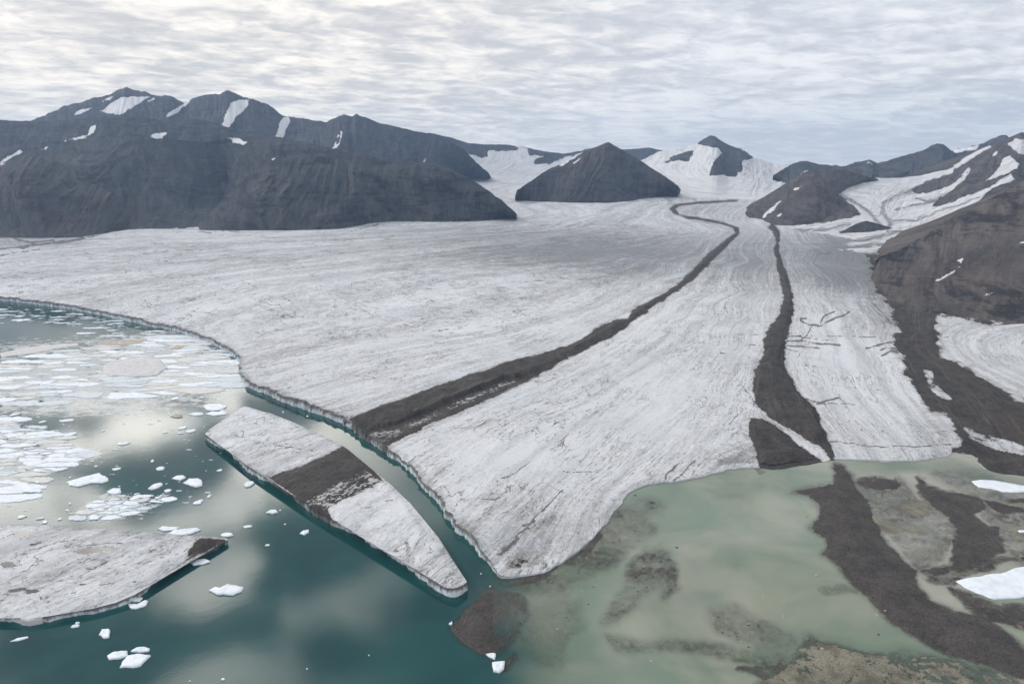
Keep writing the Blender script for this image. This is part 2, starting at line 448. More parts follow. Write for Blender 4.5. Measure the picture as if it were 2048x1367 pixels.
M_ICE, M_CLIFF, M_ROCK, M_BED, M_WATER = ice_material(), cliff_material(), rock_material(), bed_material(), water_material()
M_FLOE = floe_material('floe_ice', (.80, .83, .87), (.58, .66, .72), .8)
M_FLOE2 = floe_material('blue_grey_floe_ice', (.64, .68, .71), (.45, .53, .57), .9)
M_FLOE3 = floe_material('dusty_floe_ice', (.66, .65, .63), (.50, .49, .47), .9)
M_GREYFLOE = floe_material('grey_brash_ice', (.60, .59, .60), (.42, .40, .39), 1.0)
M_BROWNFLOE = floe_material('brown_brash_ice', (.33, .27, .20), (.50, .47, .42), 1.0)
M_BOULDER = plain_rock('dark_boulder', (.035, .032, .03), (.09, .08, .07))
M_PALE = plain_rock('pale_boulder', (.42, .37, .30), (.30, .25, .19))
M_POND = pond_material()

# ---------------------------------------------------------------- glacier front line and ice surface
# px, py of the waterline, height of the ice there
FRONT = [(-1500, 575, 16), (-500, 578, 16), (-150, 588, 16), (0, 601, 16), (58, 607, 16), (138, 618, 16), (189, 628, 17), (223, 635, 17), (275, 647, 17),
 (299, 652, 17), (344, 660, 17), (378, 670, 17), (413, 682, 17), (447, 699, 17), (471, 716, 17), (481, 731, 16), (480, 749, 15),
 (490, 771, 15), (516, 783, 16), (550, 795, 17), (584, 809, 17), (636, 826, 17), (670, 842, 17), (700, 855, 15), (723, 875, 14),
 (764, 901, 13), (795, 922, 12), (830, 953, 12), (854, 984, 12), (881, 1011, 12), (895, 1035, 12), (929, 1070, 12), (950, 1101, 11),
 (975, 1125, 8), (990, 1142, 5), (998, 1158, 3), (1055, 1153, 2.2), (1089, 1143, 2), (1123, 1127, 2), (1158, 1105, 2), (1185, 1078, 2), (1205, 1050, 2),
 (1222, 1025, 1.5), (1245, 1008, 1.5), (1252, 990, 1.5), (1277, 973, 2), (1328, 964, 2.5), (1342, 966, 2.5), (1383, 958, 2.5), (1431, 945, 2.5),
 (1465, 937, 2.5), (1513, 935, 2), (1554, 939, 1), (1606, 929, 1), (1657, 921, .8), (1678, 920, 1.5), (1740, 922, 2.5), (1809, 924, 2.5),
 (1857, 921, 2.5), (1891, 914, 1.5), (1903, 904, .8), (1925, 905, .6), (1953, 909, .6), (1967, 933, .6), (1984, 944, .6), (2048, 953, .6),
 (2300, 985, .6), (3400, 1120, .6)]
fa = np.array(FRONT, float)
fw = np.column_stack([on_plane(fa[:, 0], fa[:, 1]), fa[:, 2]])
fw = chaikin(fw, 2)
FW = fw[:, :2]; FH = fw[:, 2]
ICEPOLY = np.vstack([FW, [(9000, FW[-1, 1]), (14000, 3000), (14000, 14500), (-14000, 14500), (-14000, FW[0, 1])]])

TIPI = int(np.argmin(np.linalg.norm(FW - on_plane(998, 1158), axis=1)))
def ice_z(x, y, rough=True):
    DL, hl = seg_dist(x, y, FW[:TIPI + 1], False, FH[:TIPI + 1]); DR, hr = seg_dist(x, y, FW[TIPI:], False, FH[TIPI:])
    D = np.minimum(DL, DR)
    base = 20 + .045 * (y - 800)
    hr = np.minimum(hr, 2.5)
    nl = 15 + (hl - 15) * np.exp(-DL / 90) + 17 * (1 - np.exp(-DL / 400)); nr = hr + 30 * (1 - np.exp(-DR / 330))
    k_ = 7.0; e_ = np.clip(.5 + .5 * (nr - nl) / k_, 0, 1); near = nr * (1 - e_) + nl * e_ - k_ * e_ * (1 - e_) * (.5 * np.minimum(1, D / 60))
    sm_ = np.minimum(DL, DR) - 150 * np.log(1 + np.exp(-np.abs(DL - DR) / 150)); wgt = np.exp(-np.maximum(sm_, 0) / 1500)
    z = near * wgt + base * (1 - wgt)
    if rough:
        e = sstep(D, 0, 60)
        z = z + e * (5.0 * fbm(x / 420, y / 420, 4, 3) + 1.3 * fbm(x / 45, y / 45, 4, 8)) + .35 * fbm(x / 9, y / 9, 2, 9) * sstep(D, 0, 8)
    return z, D

GX = np.arange(-9000, 9001, 40.0); GY = np.arange(200, 13001, 40.0)
_gx, _gy = np.meshgrid(GX, GY)
GZ, _ = ice_z(_gx, _gy, False)

def ice_lookup(x, y):
    fx = np.clip((x - GX[0]) / 40, 0, len(GX) - 1.001); fy = np.clip((y - GY[0]) / 40, 0, len(GY) - 1.001)
    i = fx.astype(int); j = fy.astype(int); fx = fx - i; fy = fy - j
    return (GZ[j, i] * (1 - fx) + GZ[j, i + 1] * fx) * (1 - fy) + (GZ[j + 1, i] * (1 - fx) + GZ[j + 1, i + 1] * fx) * fy

def on_ice(px, py):
    """where the ray through a photo pixel first meets the ice surface"""
    px = np.atleast_1d(np.asarray(px, float)); py = np.atleast_1d(np.asarray(py, float))
    dx, dy, dzz = ray(px, py)
    ks = np.geomspace(350, 13500, 900)
    f = H + ks[:, None] * dzz - ice_lookup(ks[:, None] * dx, ks[:, None] * dy)
    hit = (f < 0); i = np.where(hit.any(0), hit.argmax(0), len(ks) - 1); i = np.maximum(i, 1)
    c = np.arange(len(px)); f0 = f[i - 1, c]; f1 = f[i, c]
    k = ks[i - 1] + (ks[i] - ks[i - 1]) * np.clip(f0 / (f0 - f1 + 1e-9), 0, 1)
    return np.stack([k * dx, k * dy, H + k * dzz], -1)

# ---------------------------------------------------------------- what lies on the ice (outlines traced in the photograph)
M1 = [(697, 838), (760, 815), (850, 780), (950, 745), (1000, 727), (1080, 705), (1150, 685), (1195, 655), (1230, 640), (1256, 638), (1264, 622),
      (1310, 596), (1350, 572), (1385, 540), (1415, 508), (1445, 484), (1470, 466), (1466, 456), (1440, 448), (1400, 440), (1375, 437), (1348, 428),
      (1338, 416), (1350, 409), (1400, 403), (1475, 400), (1475, 403), (1400, 407), (1358, 412), (1351, 418), (1360, 429), (1400, 435),
      (1445, 444), (1477, 455), (1480, 466), (1456, 491), (1426, 519), (1396, 551), (1352, 583), (1312, 609), (1265, 642), (1225, 673),
      (1150, 712), (1050, 765), (950, 808), (850, 852), (765, 897), (730, 880)]
M1_MOTTLE = [(722, 874), (765, 886), (850, 844), (950, 800), (1040, 760), (1010, 763), (900, 808), (840, 834), (790, 856), (745, 864)]
M2 = [(1543, 448), (1549, 449), (1559, 462), (1560, 480), (1557, 500), (1564, 520), (1578, 560), (1586, 590), (1587, 620), (1582, 650), (1571, 690), (1568, 720), (1576, 750),
      (1600, 790), (1630, 815), (1645, 850), (1660, 890), (1673, 921), (1660, 921), (1648, 900), (1590, 865), (1540, 835), (1510, 805), (1503, 782), (1510, 742),
      (1530, 705), (1524, 682), (1540, 650), (1560, 625), (1567, 600), (1563, 570), (1554, 530), (1549, 500), (1551, 480), (1547, 464), (1535, 455)]
M2B = [(1500, 836), (1525, 834), (1552, 850), (1588, 880), (1622, 905), (1650, 923), (1606, 931), (1554, 942), (1522, 938), (1512, 905), (1495, 870)]
M3 = [(1770, 596), (1786, 636), (1800, 662), (1792, 676), (1795, 700), (1815, 745), (1838, 790), (1862, 826), (1905, 858), (1925, 880), (1905, 905), (1953, 912), (1967, 935),
      (1984, 948), (2048, 957), (2400, 1010), (2400, 900), (2048, 806), (1990, 772), (1930, 741), (1893, 715), (1872, 690), (1868, 668), (1875, 655), (1960, 640), (2100, 625), (2400, 600), (2400, 480),
      (2048, 540), (1900, 560), (1850, 500), (1820, 490), (1770, 496), (1735, 512), (1745, 545), (1752, 575)]
M3_HOLES = [([(1875, 632), (1960, 612), (2060, 590), (2060, 606), (1960, 640), (1900, 655), (1872, 652)], .55),
            ([(1850, 742), (1862, 745), (1868, 770), (1900, 797), (1885, 795), (1858, 770)], .6),
            ([(1865, 825), (1895, 828), (1915, 858), (1900, 862), (1880, 848)], .9),
            ([(1930, 855), (1990, 878), (2048, 890), (2048, 905), (1990, 895), (1940, 872)], .45)]
ARROW = [  # dark melt channels on the right-hand tongue, px polylines with half width
 ([(1603, 641), (1620, 649), (1640, 650), (1660, 643), (1692, 628), (1697, 622)], 4), ([(1640, 645), (1650, 630), (1670, 623)], 3.4), ([(1624, 650), (1615, 665), (1605, 680)], 3),
 ([(1603, 636), (1613, 635)], 3), ([(1575, 672), (1600, 674), (1660, 679)], 2.4), ([(1572, 682), (1620, 684), (1680, 690)], 3.4), ([(1572, 692), (1640, 694)], 2.6), ([(1574, 700), (1600, 704), (1595, 715)], 2.2),
 ([(1730, 696), (1765, 685), (1800, 682)], 4.2), ([(1760, 700), (1775, 692), (1795, 695)], 4), ([(1765, 710), (1785, 700), (1800, 705)], 4), ([(1745, 606), (1765, 625), (1775, 640), (1790, 655)], 3.2), ([(1790, 652), (1800, 664)], 3),
 ([(1612, 797), (1640, 803), (1680, 794)], 4), ([(1620, 806), (1660, 806), (1712, 808)], 1.8), ([(1660, 884), (1720, 888), (1760, 892), (1830, 893), (1900, 888)], 2.4),
 ([(1650, 808), (1672, 836), (1690, 858)], 1.8), ([(1600, 730), (1640, 731)], 1.2), ([(1610, 745), (1640, 760)], 1.3), ([(1330, 958), (1342, 942), (1360, 925)], 4.5), ([(1345, 962), (1365, 945), (1390, 920)], 3),
 ([(1450, 668), (1570, 670), (1700, 672), (1900, 674)], 1.0), ([(1330, 660), (1372, 672)], 1.2), ([(1000, 955), (1015, 955), (1030, 945), (1060, 925)], 2.3),
 ([(950, 995), (990, 998), (1000, 992)], 2.6), ([(1125, 944), (1180, 943)], 2.2), ([(1000, 1110), (1040, 1065), (1060, 1045), (1100, 1005), (1125, 980)], 3.2), ([(1090, 965), (1125, 985), (1200, 1025)], 1.0),
 ([(1045, 1050), (1060, 1045), (1068, 1042)], 6), ([(1480, 760), (1500, 790), (1510, 810)], 2.4), ([(1455, 850), (1475, 830), (1480, 810)], 1.8), ([(1490, 690), (1520, 688)], 1.5),
 ([(1380, 960), (1385, 945), (1400, 925)], 2.0), ([(1440, 705), (1452, 708)], 2.5), ([(1460, 580), (1440, 640)], 0.8),
 ([(-60, 505), (0, 500), (60, 492), (120, 484), (190, 474), (216, 464)], 5), ([(20, 474), (60, 486), (110, 480)], 3), ([(0, 512), (80, 497)], 2.4), ([(395, 462), (420, 465), (480, 462)], 2), ([(745, 440), (760, 450), (700, 462)], 1.6)]
CREV = [([(-60, 578), (0, 585), (170, 597), (250, 606), (400, 632), (480, 664), (525, 690), (535, 712), (510, 740)], 1.6),
        ([(190, 592), (260, 580), (400, 548), (520, 535)], 1.0), ([(580, 592), (700, 628), (800, 672), (860, 700), (895, 722)], 1.2),
        ([(690, 588), (760, 610), (800, 640)], 1.0), ([(720, 585), (790, 608), (830, 632)], 1.0), ([(760, 590), (820, 615), (865, 645)], 1.1), ([(840, 600), (870, 620), (890, 645)], 1.1), ([(900, 620), (920, 645)], 1.1),
        ([(765, 688), (778, 700), (780, 735)], 1.6), ([(755, 690), (760, 715)], 1.3), ([(800, 720), (805, 750)], 1.0), ([(740, 500), (850, 485), (930, 478)], 1.0), ([(0, 500), (120, 482), (190, 474), (215, 466)], 2.6),
        ([(40, 500), (130, 478)], 1.5), ([(0, 535), (60, 522)], .9), ([(600, 480), (740, 463)], .8), ([(1160, 405), (1180, 410), (1210, 425)], 1.3), ([(520, 560), (700, 540)], .9), ([(240, 640), (330, 630)], .6),
        ([(1560, 505), (1640, 508), (1690, 507)], 1.2), ([(1570, 460), (1575, 480)], 1.3), ([(1640, 505), (1665, 515), (1680, 530)], 2.2), ([(1650, 500), (1680, 520)], 2.2), ([(1480, 560), (1520, 590)], 1.5), ([(1500, 555), (1530, 575)], 1.5)]
FLOW = {0.0: [(-200, 475), (0, 470), (200, 466), (450, 461), (750, 452), (1030, 428), (1038, 405), (980, 372)],
        1.0: [(-200, 530), (0, 518), (300, 490), (700, 473), (1000, 458), (1110, 435), (1095, 410), (1040, 385)],
        2.0: [(-200, 590), (0, 572), (200, 556), (500, 520), (900, 482), (1150, 462), (1250, 430), (1300, 405)],
        3.0: [(250, 615), (500, 560), (800, 522), (1100, 492), (1290, 452), (1330, 420), (1340, 395)],
        4.0: [(490, 715), (700, 662), (1000, 592), (1250, 532), (1400, 476), (1395, 445)],
        5.0: [(570, 790), (800, 732), (1000, 692), (1200, 622), (1350, 545), (1450, 473)],
        6.0: [(730, 860), (900, 802), (1100, 727), (1200, 672), (1300, 607), (1400, 532), (1472, 465), (1440, 446)],
        7.0: [(850, 970), (1000, 860), (1150, 795), (1300, 705), (1400, 605), (1480, 522), (1512, 462)],
        8.0: [(1000, 1120), (1100, 1000), (1250, 855), (1350, 780), (1450, 682), (1522, 562), (1530, 465)],
        9.0: [(1230, 1005), (1330, 920), (1420, 830), (1480, 722), (1530, 602), (1541, 465)],
        10.0: [(1655, 910), (1600, 832), (1562, 762), (1562, 682), (1568, 602), (1560, 502), (1552, 457)],
        11.0: [(1770, 915), (1690, 822), (1632, 742), (1612, 622), (1594, 542), (1576, 465)],
        12.0: [(1890, 905), (1805, 802), (1745, 702), (1705, 622), (1645, 542), (1605, 482)],
        13.0: [(1990, 930), (1890, 802), (1835, 702), (1800, 622), (1760, 560), (1700, 505), (1640, 485)],
        14.5: [(2200, 940), (2048, 800), (1900, 715), (1868, 670), (1920, 640), (2048, 600)]}

def tps_fit(P, v, lam=1e-4):
    n = len(P); d = np.linalg.norm(P[:, None] - P[None], axis=2)
    K = np.where(d > 0, d * d * np.log(d + 1e-9), 0) + lam * np.eye(n)
    A = np.zeros((n + 3, n + 3)); A[:n, :n] = K; A[:n, n] = 1; A[:n, n + 1:] = P; A[n, :n] = 1; A[n + 1:, :n] = P.T
    return np.linalg.solve(A, np.r_[v, 0, 0, 0])
_p, _v = [], []
for val, pl in FLOW.items():
    q, _ = resample(np.array(pl, float), 60); q3 = on_ice(q[:, 0], q[:, 1])
    _p.append(q3[:, :2] / 1000); _v += [val] * len(q3)
_p = np.vstack(_p); _v = np.array(_v); _w = tps_fit(_p, _v, 2e-3)

def psi_at(x, y):
    X = np.stack([x.ravel(), y.ravel()], -1) / 1000; out = np.empty(len(X))
    for a in range(0, len(X), 60000):
        d = np.sqrt(((X[a:a + 60000, None] - _p[None]) ** 2).sum(2)) + 1e-9
        out[a:a + 60000] = (d * d * np.log(d)) @ _w[:-3] + _w[-3] + X[a:a + 60000] @ _w[-2:]
    return out.reshape(x.shape)

for _k in range(15):
    _x, _y = 520 + 25 * _k + 9 * math.sin(_k * 2.1), 566 + 3.2 * _k + 6 * math.sin(_k * 3.7)
    CREV.append(([(_x, _y), (_x + 42, _y + 15), (_x + 72, _y + 36)], .8))
for _k in range(9):
    _x, _y = 1150 + 30 * _k, 560 - 9 * _k + 5 * math.sin(_k * 3.1)
    CREV.append(([(_x, _y), (_x - 12, _y + 14), (_x - 34, _y + 27)], .7))
def line_mask(px, py, lines):
    out = np.zeros(px.shape)
    for pl, wd in lines:
        q = np.array(pl, float); r = wd * 3 + 10
        m = (px > q[:, 0].min() - r) & (px < q[:, 0].max() + r) & (py > q[:, 1].min() - r) & (py < q[:, 1].max() + r)
        if not m.any(): continue
        a = px[m]; b = py[m]
        wx = a + 7 * fbm(a / 34, b / 22, 4, 41); wy = b + 4 * fbm(a / 34 + 9, b / 22, 4, 42); wd = wd * .60
        d = seg_dist(wx, wy, q, False); ww = wd * (1 + .9 * fbm(a / 16, b / 9, 3, 43))
        out[m] = np.maximum(out[m], np.clip(1.35 - d / np.maximum(ww, .5), 0, 1))
    return out

# the surface is sampled finely where the valley is near and coarsely far away
def axis(lo, hi, n, mlo, mhi, k):
    return np.r_[np.linspace(mlo, lo, k, endpoint=False), np.linspace(lo, hi, n), np.linspace(hi, mhi, k + 1)[1:]]
ASP = axis(-.92, .92, 1250, -3.2, 3.2, 60)                    # X / Y
rows = np.r_[np.arange(344, 420, .75), np.arange(420, 1480, 1.9), np.arange(1500, 2300, 40)]
_, dyy, dzz_ = ray(1024, rows)
YR = np.sort(np.clip(-(H - 12) / dzz_ * dyy, 0, 13500))
YI = np.sort((516 / (.045 * dyy - dzz_)) * dyy); YI = YI[YI > 560]

A_, Y_ = np.meshgrid(ASP, YI); X_ = A_ * Y_
Z_, D_ = ice_z(X_, Y_)
ins = inside(X_, Y_, ICEPOLY)
PX, PY = project(X_, Y_, Z_)
psi = psi_at(X_, Y_)
nz = fbm(X_ / 60, Y_ / 90, 5, 21)
nzf = fbm(X_ / 18, Y_ / 25, 3, 22)
def debris_of(px, py, nz, nzf):
    s1 = sdf(px, py, M1); s2 = sdf(px, py, M2); s2b = sdf(px, py, M2B); s3 = sdf(px, py, M3)
    wide = np.clip((py - 440) / 200, .12, 1)
    for hole, k in M3_HOLES:
        sh = sdf(px, py, hole); s3 = np.where(sh > -4, np.minimum(s3, -(sh + 2) * k * (1 + nz)), s3)
    left2 = sstep(1560 - px + (py - 600) * -.2, 0, 40)
    d1 = (s1 + wide * (5.0 * nz + 2.5 * nzf)) / 5
    mo = sdf(px, py, M1_MOTTLE)
    d1 = np.where(mo > -6, np.minimum(d1, .45 - .42 * sstep(mo, -6, 6)), d1)
    d2 = (np.maximum(s2, s2b) + wide * (9 * nz * left2 + 3 * nz + 4 * nzf)) / 5
    d3 = (s3 + 14 * nz + 7 * nzf) / 9
    return d1, d2, d3
d1, d2, d3 = debris_of(PX, PY, nz, nzf)
debris = np.clip(np.maximum(np.maximum(d1, d2), d3), -1, 1)
soft = np.full(X_.shape, -1.0)          # thin scattered dirt: the tongue's tip, the moraine margins
for cx, cy, rx, ry, a_, tl in [(1040, 1125, 60, 22, .95, -.25), (1060, 1060, 70, 14, .85, -.55), (1130, 1120, 70, 14, .7, -.45), (1492, 850, 22, 60, .72, 0), (1500, 920, 24, 16, .85, 0), (1880, 860, 30, 34, .75, .3), (1800, 690, 22, 40, .7, 0), (1745, 560, 40, 40, .85, 0), (1515, 745, 22, 50, .72, 0),
                               (1690, 530, 60, 22, .72, 0), (1230, 900, 90, 20, .42, -.3), (1350, 945, 60, 16, .62, -.3), (1585, 860, 60, 14, .72, .6), (800, 905, 30, 12, .6, .5), (1610, 690, 26, 22, .75, 0), (980, 985, 60, 14, .45, .4)]:
    yy = PY - cy - (PX - cx) * tl
    soft = np.maximum(soft, -1 + a_ * np.exp(-((PX - cx) / rx) ** 2 - (yy / ry) ** 2))
soft = np.maximum(soft, -1 + .55 * np.exp(-D_ / 22) * (PX < 1000))
debris = np.maximum(debris, soft)
# the raised debris ridges
Z_ = Z_ + (9 + 6 * nz + 3 * nzf) * sstep(np.maximum(d1, d2), -.1, 2.8) * sstep(D_, 0, 40) + (4 * nz + 2 * nzf) * sstep(d3, -.2, 1) * sstep(D_, 0, 60)
dirt = np.full(X_.shape, .5)
for cx, cy, rx, ry, a in [(1250, 510, 330, 48, .75), (1000, 470, 300, 24, .35), (1400, 420, 90, 20, .3), (1500, 530, 60, 60, .25), (560, 505, 420, 28, .25), (1660, 540, 90, 60, .55), (1640, 480, 120, 22, .2), (1730, 520, 70, 60, 1.3), (1760, 640, 50, 60, .6), (1060, 1090, 70, 60, .35), (1460, 930, 80, 40, .5),
                          (1150, 640, 380, 60, -.2), (1000, 780, 380, 40, -.1), (1150, 920, 260, 70, -.45), (1720, 740, 120, 120, -.45), (1330, 800, 150, 90, -.35), (60, 480, 150, 16, .5),
                          (1980, 700, 120, 60, -.2)]:
    dirt += a * np.exp(-((PX - cx) / rx) ** 2 - ((PY - cy) / ry) ** 2)
lines = np.maximum(line_mask(PX, PY, CREV) * .55, line_mask(PX, PY, ARROW) * .82)
lines = np.maximum(lines, .8 * np.clip(1 - np.abs(sdf(PX, PY, [(1030, 1075), (1060, 1040), (1060, 1060), (1000, 1120), (985, 1110)]) - 8) / 16, 0, 1) * sstep(nzf, -.1, .4))
brown = .7 * sstep(np.abs(PX - 1880 - (PY - 700) * .95 + 12 * nz), 60, 10) * sstep(PY, 640, 720)
V = np.stack([X_, Y_, Z_], -1).reshape(-1, 3)
Fc = grid_faces(len(YI), len(ASP))
keepv = (ins & (D_ > 8.5)).ravel()
kf = keepv[Fc].all(1)
pid = np.zeros(X_.shape, int)
pid[(d1 > 0)] = 1; pid[(d2 > 0)] = 2; pid[d3 > 0] = 3
pid = np.where(debris > 0, pid, 0).ravel()
fid = np.where((pid[Fc] > 0).sum(1) >= 3, pid[Fc].max(1), 0)
at = dict(psi=psi.ravel(), along=((X_ + Y_) * .0007).ravel(), debris=debris.ravel(), dirt=np.clip(dirt, 0, 2).ravel(), line=lines.ravel(), brown=brown.ravel())
parts = split(V, Fc[kf], fid[kf], at)
glacier = mesh_obj('glacier', *parts[0][:2], M_ICE, parts[0][2])
tag(glacier, 'broad dirty white glacier filling the valley behind the lake', 'glacier', kind='structure')
for i, nm, lb in ((1, 'medial_moraine', 'dark debris band curving from the far valley down to the ice channel'), (2, 'medial_moraine', 'dark debris band down the right side, widening into a lobe at the shore'),
                  (3, 'lateral_moraine', 'broad grey brown debris field along the right edge of the ice')):
    o = mesh_obj(nm, *parts[i][:2], M_ICE, parts[i][2], parent=glacier); tag(o, lb)

# the ice cliff along the water
def wall(name, line, hfun, deb_at, parent, rim, ds=2.2, amp=2.6, closed=False, rows_n=9, rimmat=None):
    P, s = resample(line, ds, closed)
    T = np.gradient(P[:, :2], axis=0); T /= np.linalg.norm(T, axis=1)[:, None] + 1e-9
    N = np.stack([T[:, 1], -T[:, 0]], -1)                          # points towards the water
    return P, s, N
line3 = np.column_stack([FW, FH])
P, s, N = wall('ice_cliff', line3, None, None, None, 14)
P0 = P.copy()
P[:, :2] += N * (5.5 * fbm(s / 60, s * 0, 3, 34) + 2.2 * fbm(s / 13, s * 0, 3, 35))[:, None]
hh = P[:, 2] * (1 + .42 * fbm(s / 38, s * 0, 5, 31, .65)) + .25
vv = np.linspace(0, 1, 9)
blk = 4.2 * fbm(s / 16, s * 0, 4, 32, .65)
thick = np.clip(hh / 14, .1, 1) * 1.25
rowsV, av, az, a_s = [], [], [], []
for k, v in enumerate(vv):
    off = thick * (blk * .8 + 1.6 * fbm(s / 6, s * 0 + v * 2.1, 3, 33) + 1.2 * (1 - v) - 1.0 * v * v)
    z = -1.5 + (hh + 1.5) * v
    rowsV.append(np.stack([P[:, 0] + N[:, 0] * off, P[:, 1] + N[:, 1] * off, z], -1)); av.append(np.full(len(s), v)); az.append(z); a_s.append(s)
V = np.concatenate(rowsV); Fc = grid_faces(9, len(s))
px, py = project(V[:, 0], V[:, 1], V[:, 2])
topx = np.tile(P[:, 0], 9); topy = np.tile(P[:, 1], 9)
tpx, tpy = project(topx, topy, np.tile(hh, 9))
e1, e2, e3 = debris_of(tpx, tpy - 4, fbm(topx / 20, topy / 20, 3, 5), 0 * topx)
cdeb = np.clip(np.maximum(np.maximum(e1, e2), e3), -1, 1)
o = mesh_obj('ice_cliff', V, Fc, M_CLIFF, dict(s=np.concatenate(a_s), v=np.concatenate(av), z0=np.concatenate(az), debris=cdeb, low=np.tile(np.clip((5 - hh) / 3, 0, 1), 9) * (cdeb < 0)), parent=glacier)
tag(o, 'vertical cracked ice cliff standing in the water')
# rim that joins the cliff's crown to the glacier surface
rr = np.array([0, .12, .3, .55, .8, 1.0]) ; RV = []; 
endo = rowsV[-1]
for r in rr:
    x = endo[:, 0] * (1 - r) + (P0[:, 0] - N[:, 0] * 16) * r; y = endo[:, 1] * (1 - r) + (P0[:, 1] - N[:, 1] * 16) * r
    z1, _ = ice_z(x, y)
    z = hh * (1 - r) ** 2 + (z1 + .35) * (1 - (1 - r) ** 2)
    if r == 1.0: z = z1 - .6
    RV.append(np.stack([x, y, z], -1))
V = np.concatenate(RV); Fc = grid_faces(len(rr), len(s))
px, py = project(V[:, 0], V[:, 1], V[:, 2])
nz_ = fbm(V[:, 0] / 60, V[:, 1] / 90, 5, 21); nzf_ = fbm(V[:, 0] / 18, V[:, 1] / 25, 3, 22)
g1_, g2_, g3_ = debris_of(px, py, nz_, nzf_)
dd = np.clip(np.maximum(np.maximum(g1_, g2_), g3_), -1, 1)
edge = np.repeat(1 - rr, len(s)) * np.tile(np.clip(hh / 14, 0, 1), len(rr))
o = mesh_obj('ice_rim', V, Fc, M_ICE, dict(psi=psi_at(V[:, 0], V[:, 1]), along=(V[:, 0] + V[:, 1]) * .0007, debris=dd, dirt=.5 + .45 * edge,
            line=line_mask(px, py, ARROW), brown=0 * px), parent=glacier)

# ---------------------------------------------------------------- lake bed, gravel ridges and water
SPIT = [(1668, 927), (1670, 944), (1665, 965), (1619, 973), (1584, 984), (1619, 992), (1639, 1016), (1644, 1037), (1619, 1055), (1653, 1074), (1660, 1091),
        (1648, 1108), (1680, 1132), (1707, 1170), (1738, 1194), (1776, 1238), (1827, 1269), (1895, 1306), (1964, 1330), (2048, 1361), (2300, 1450), (2300, 1390), (2048, 1296),
        (2001, 1259), (1964, 1238), (1906, 1225), (1861, 1201), (1837, 1177), (1830, 1139), (1793, 1108), (1765, 1074), (1752, 1043), (1742, 1013), (1718, 985), (1701, 951), (1683, 929)]
KNOB = [(972, 1184), (932, 1221), (901, 1255), (918, 1279), (963, 1307), (997, 1303), (1001, 1286), (984, 1245), (991, 1208), (986, 1186)]
ISLE = [(1838, 955), (1860, 975), (1900, 985), (1960, 1000), (1965, 1015), (1945, 1030), (1975, 1058), (1995, 1062), (2012, 1088), (1980, 1122), (1930, 1145), (1850, 1148),
        (1838, 1140), (1895, 1122), (1912, 1090), (1908, 1060), (1880, 1020), (1845, 985)]
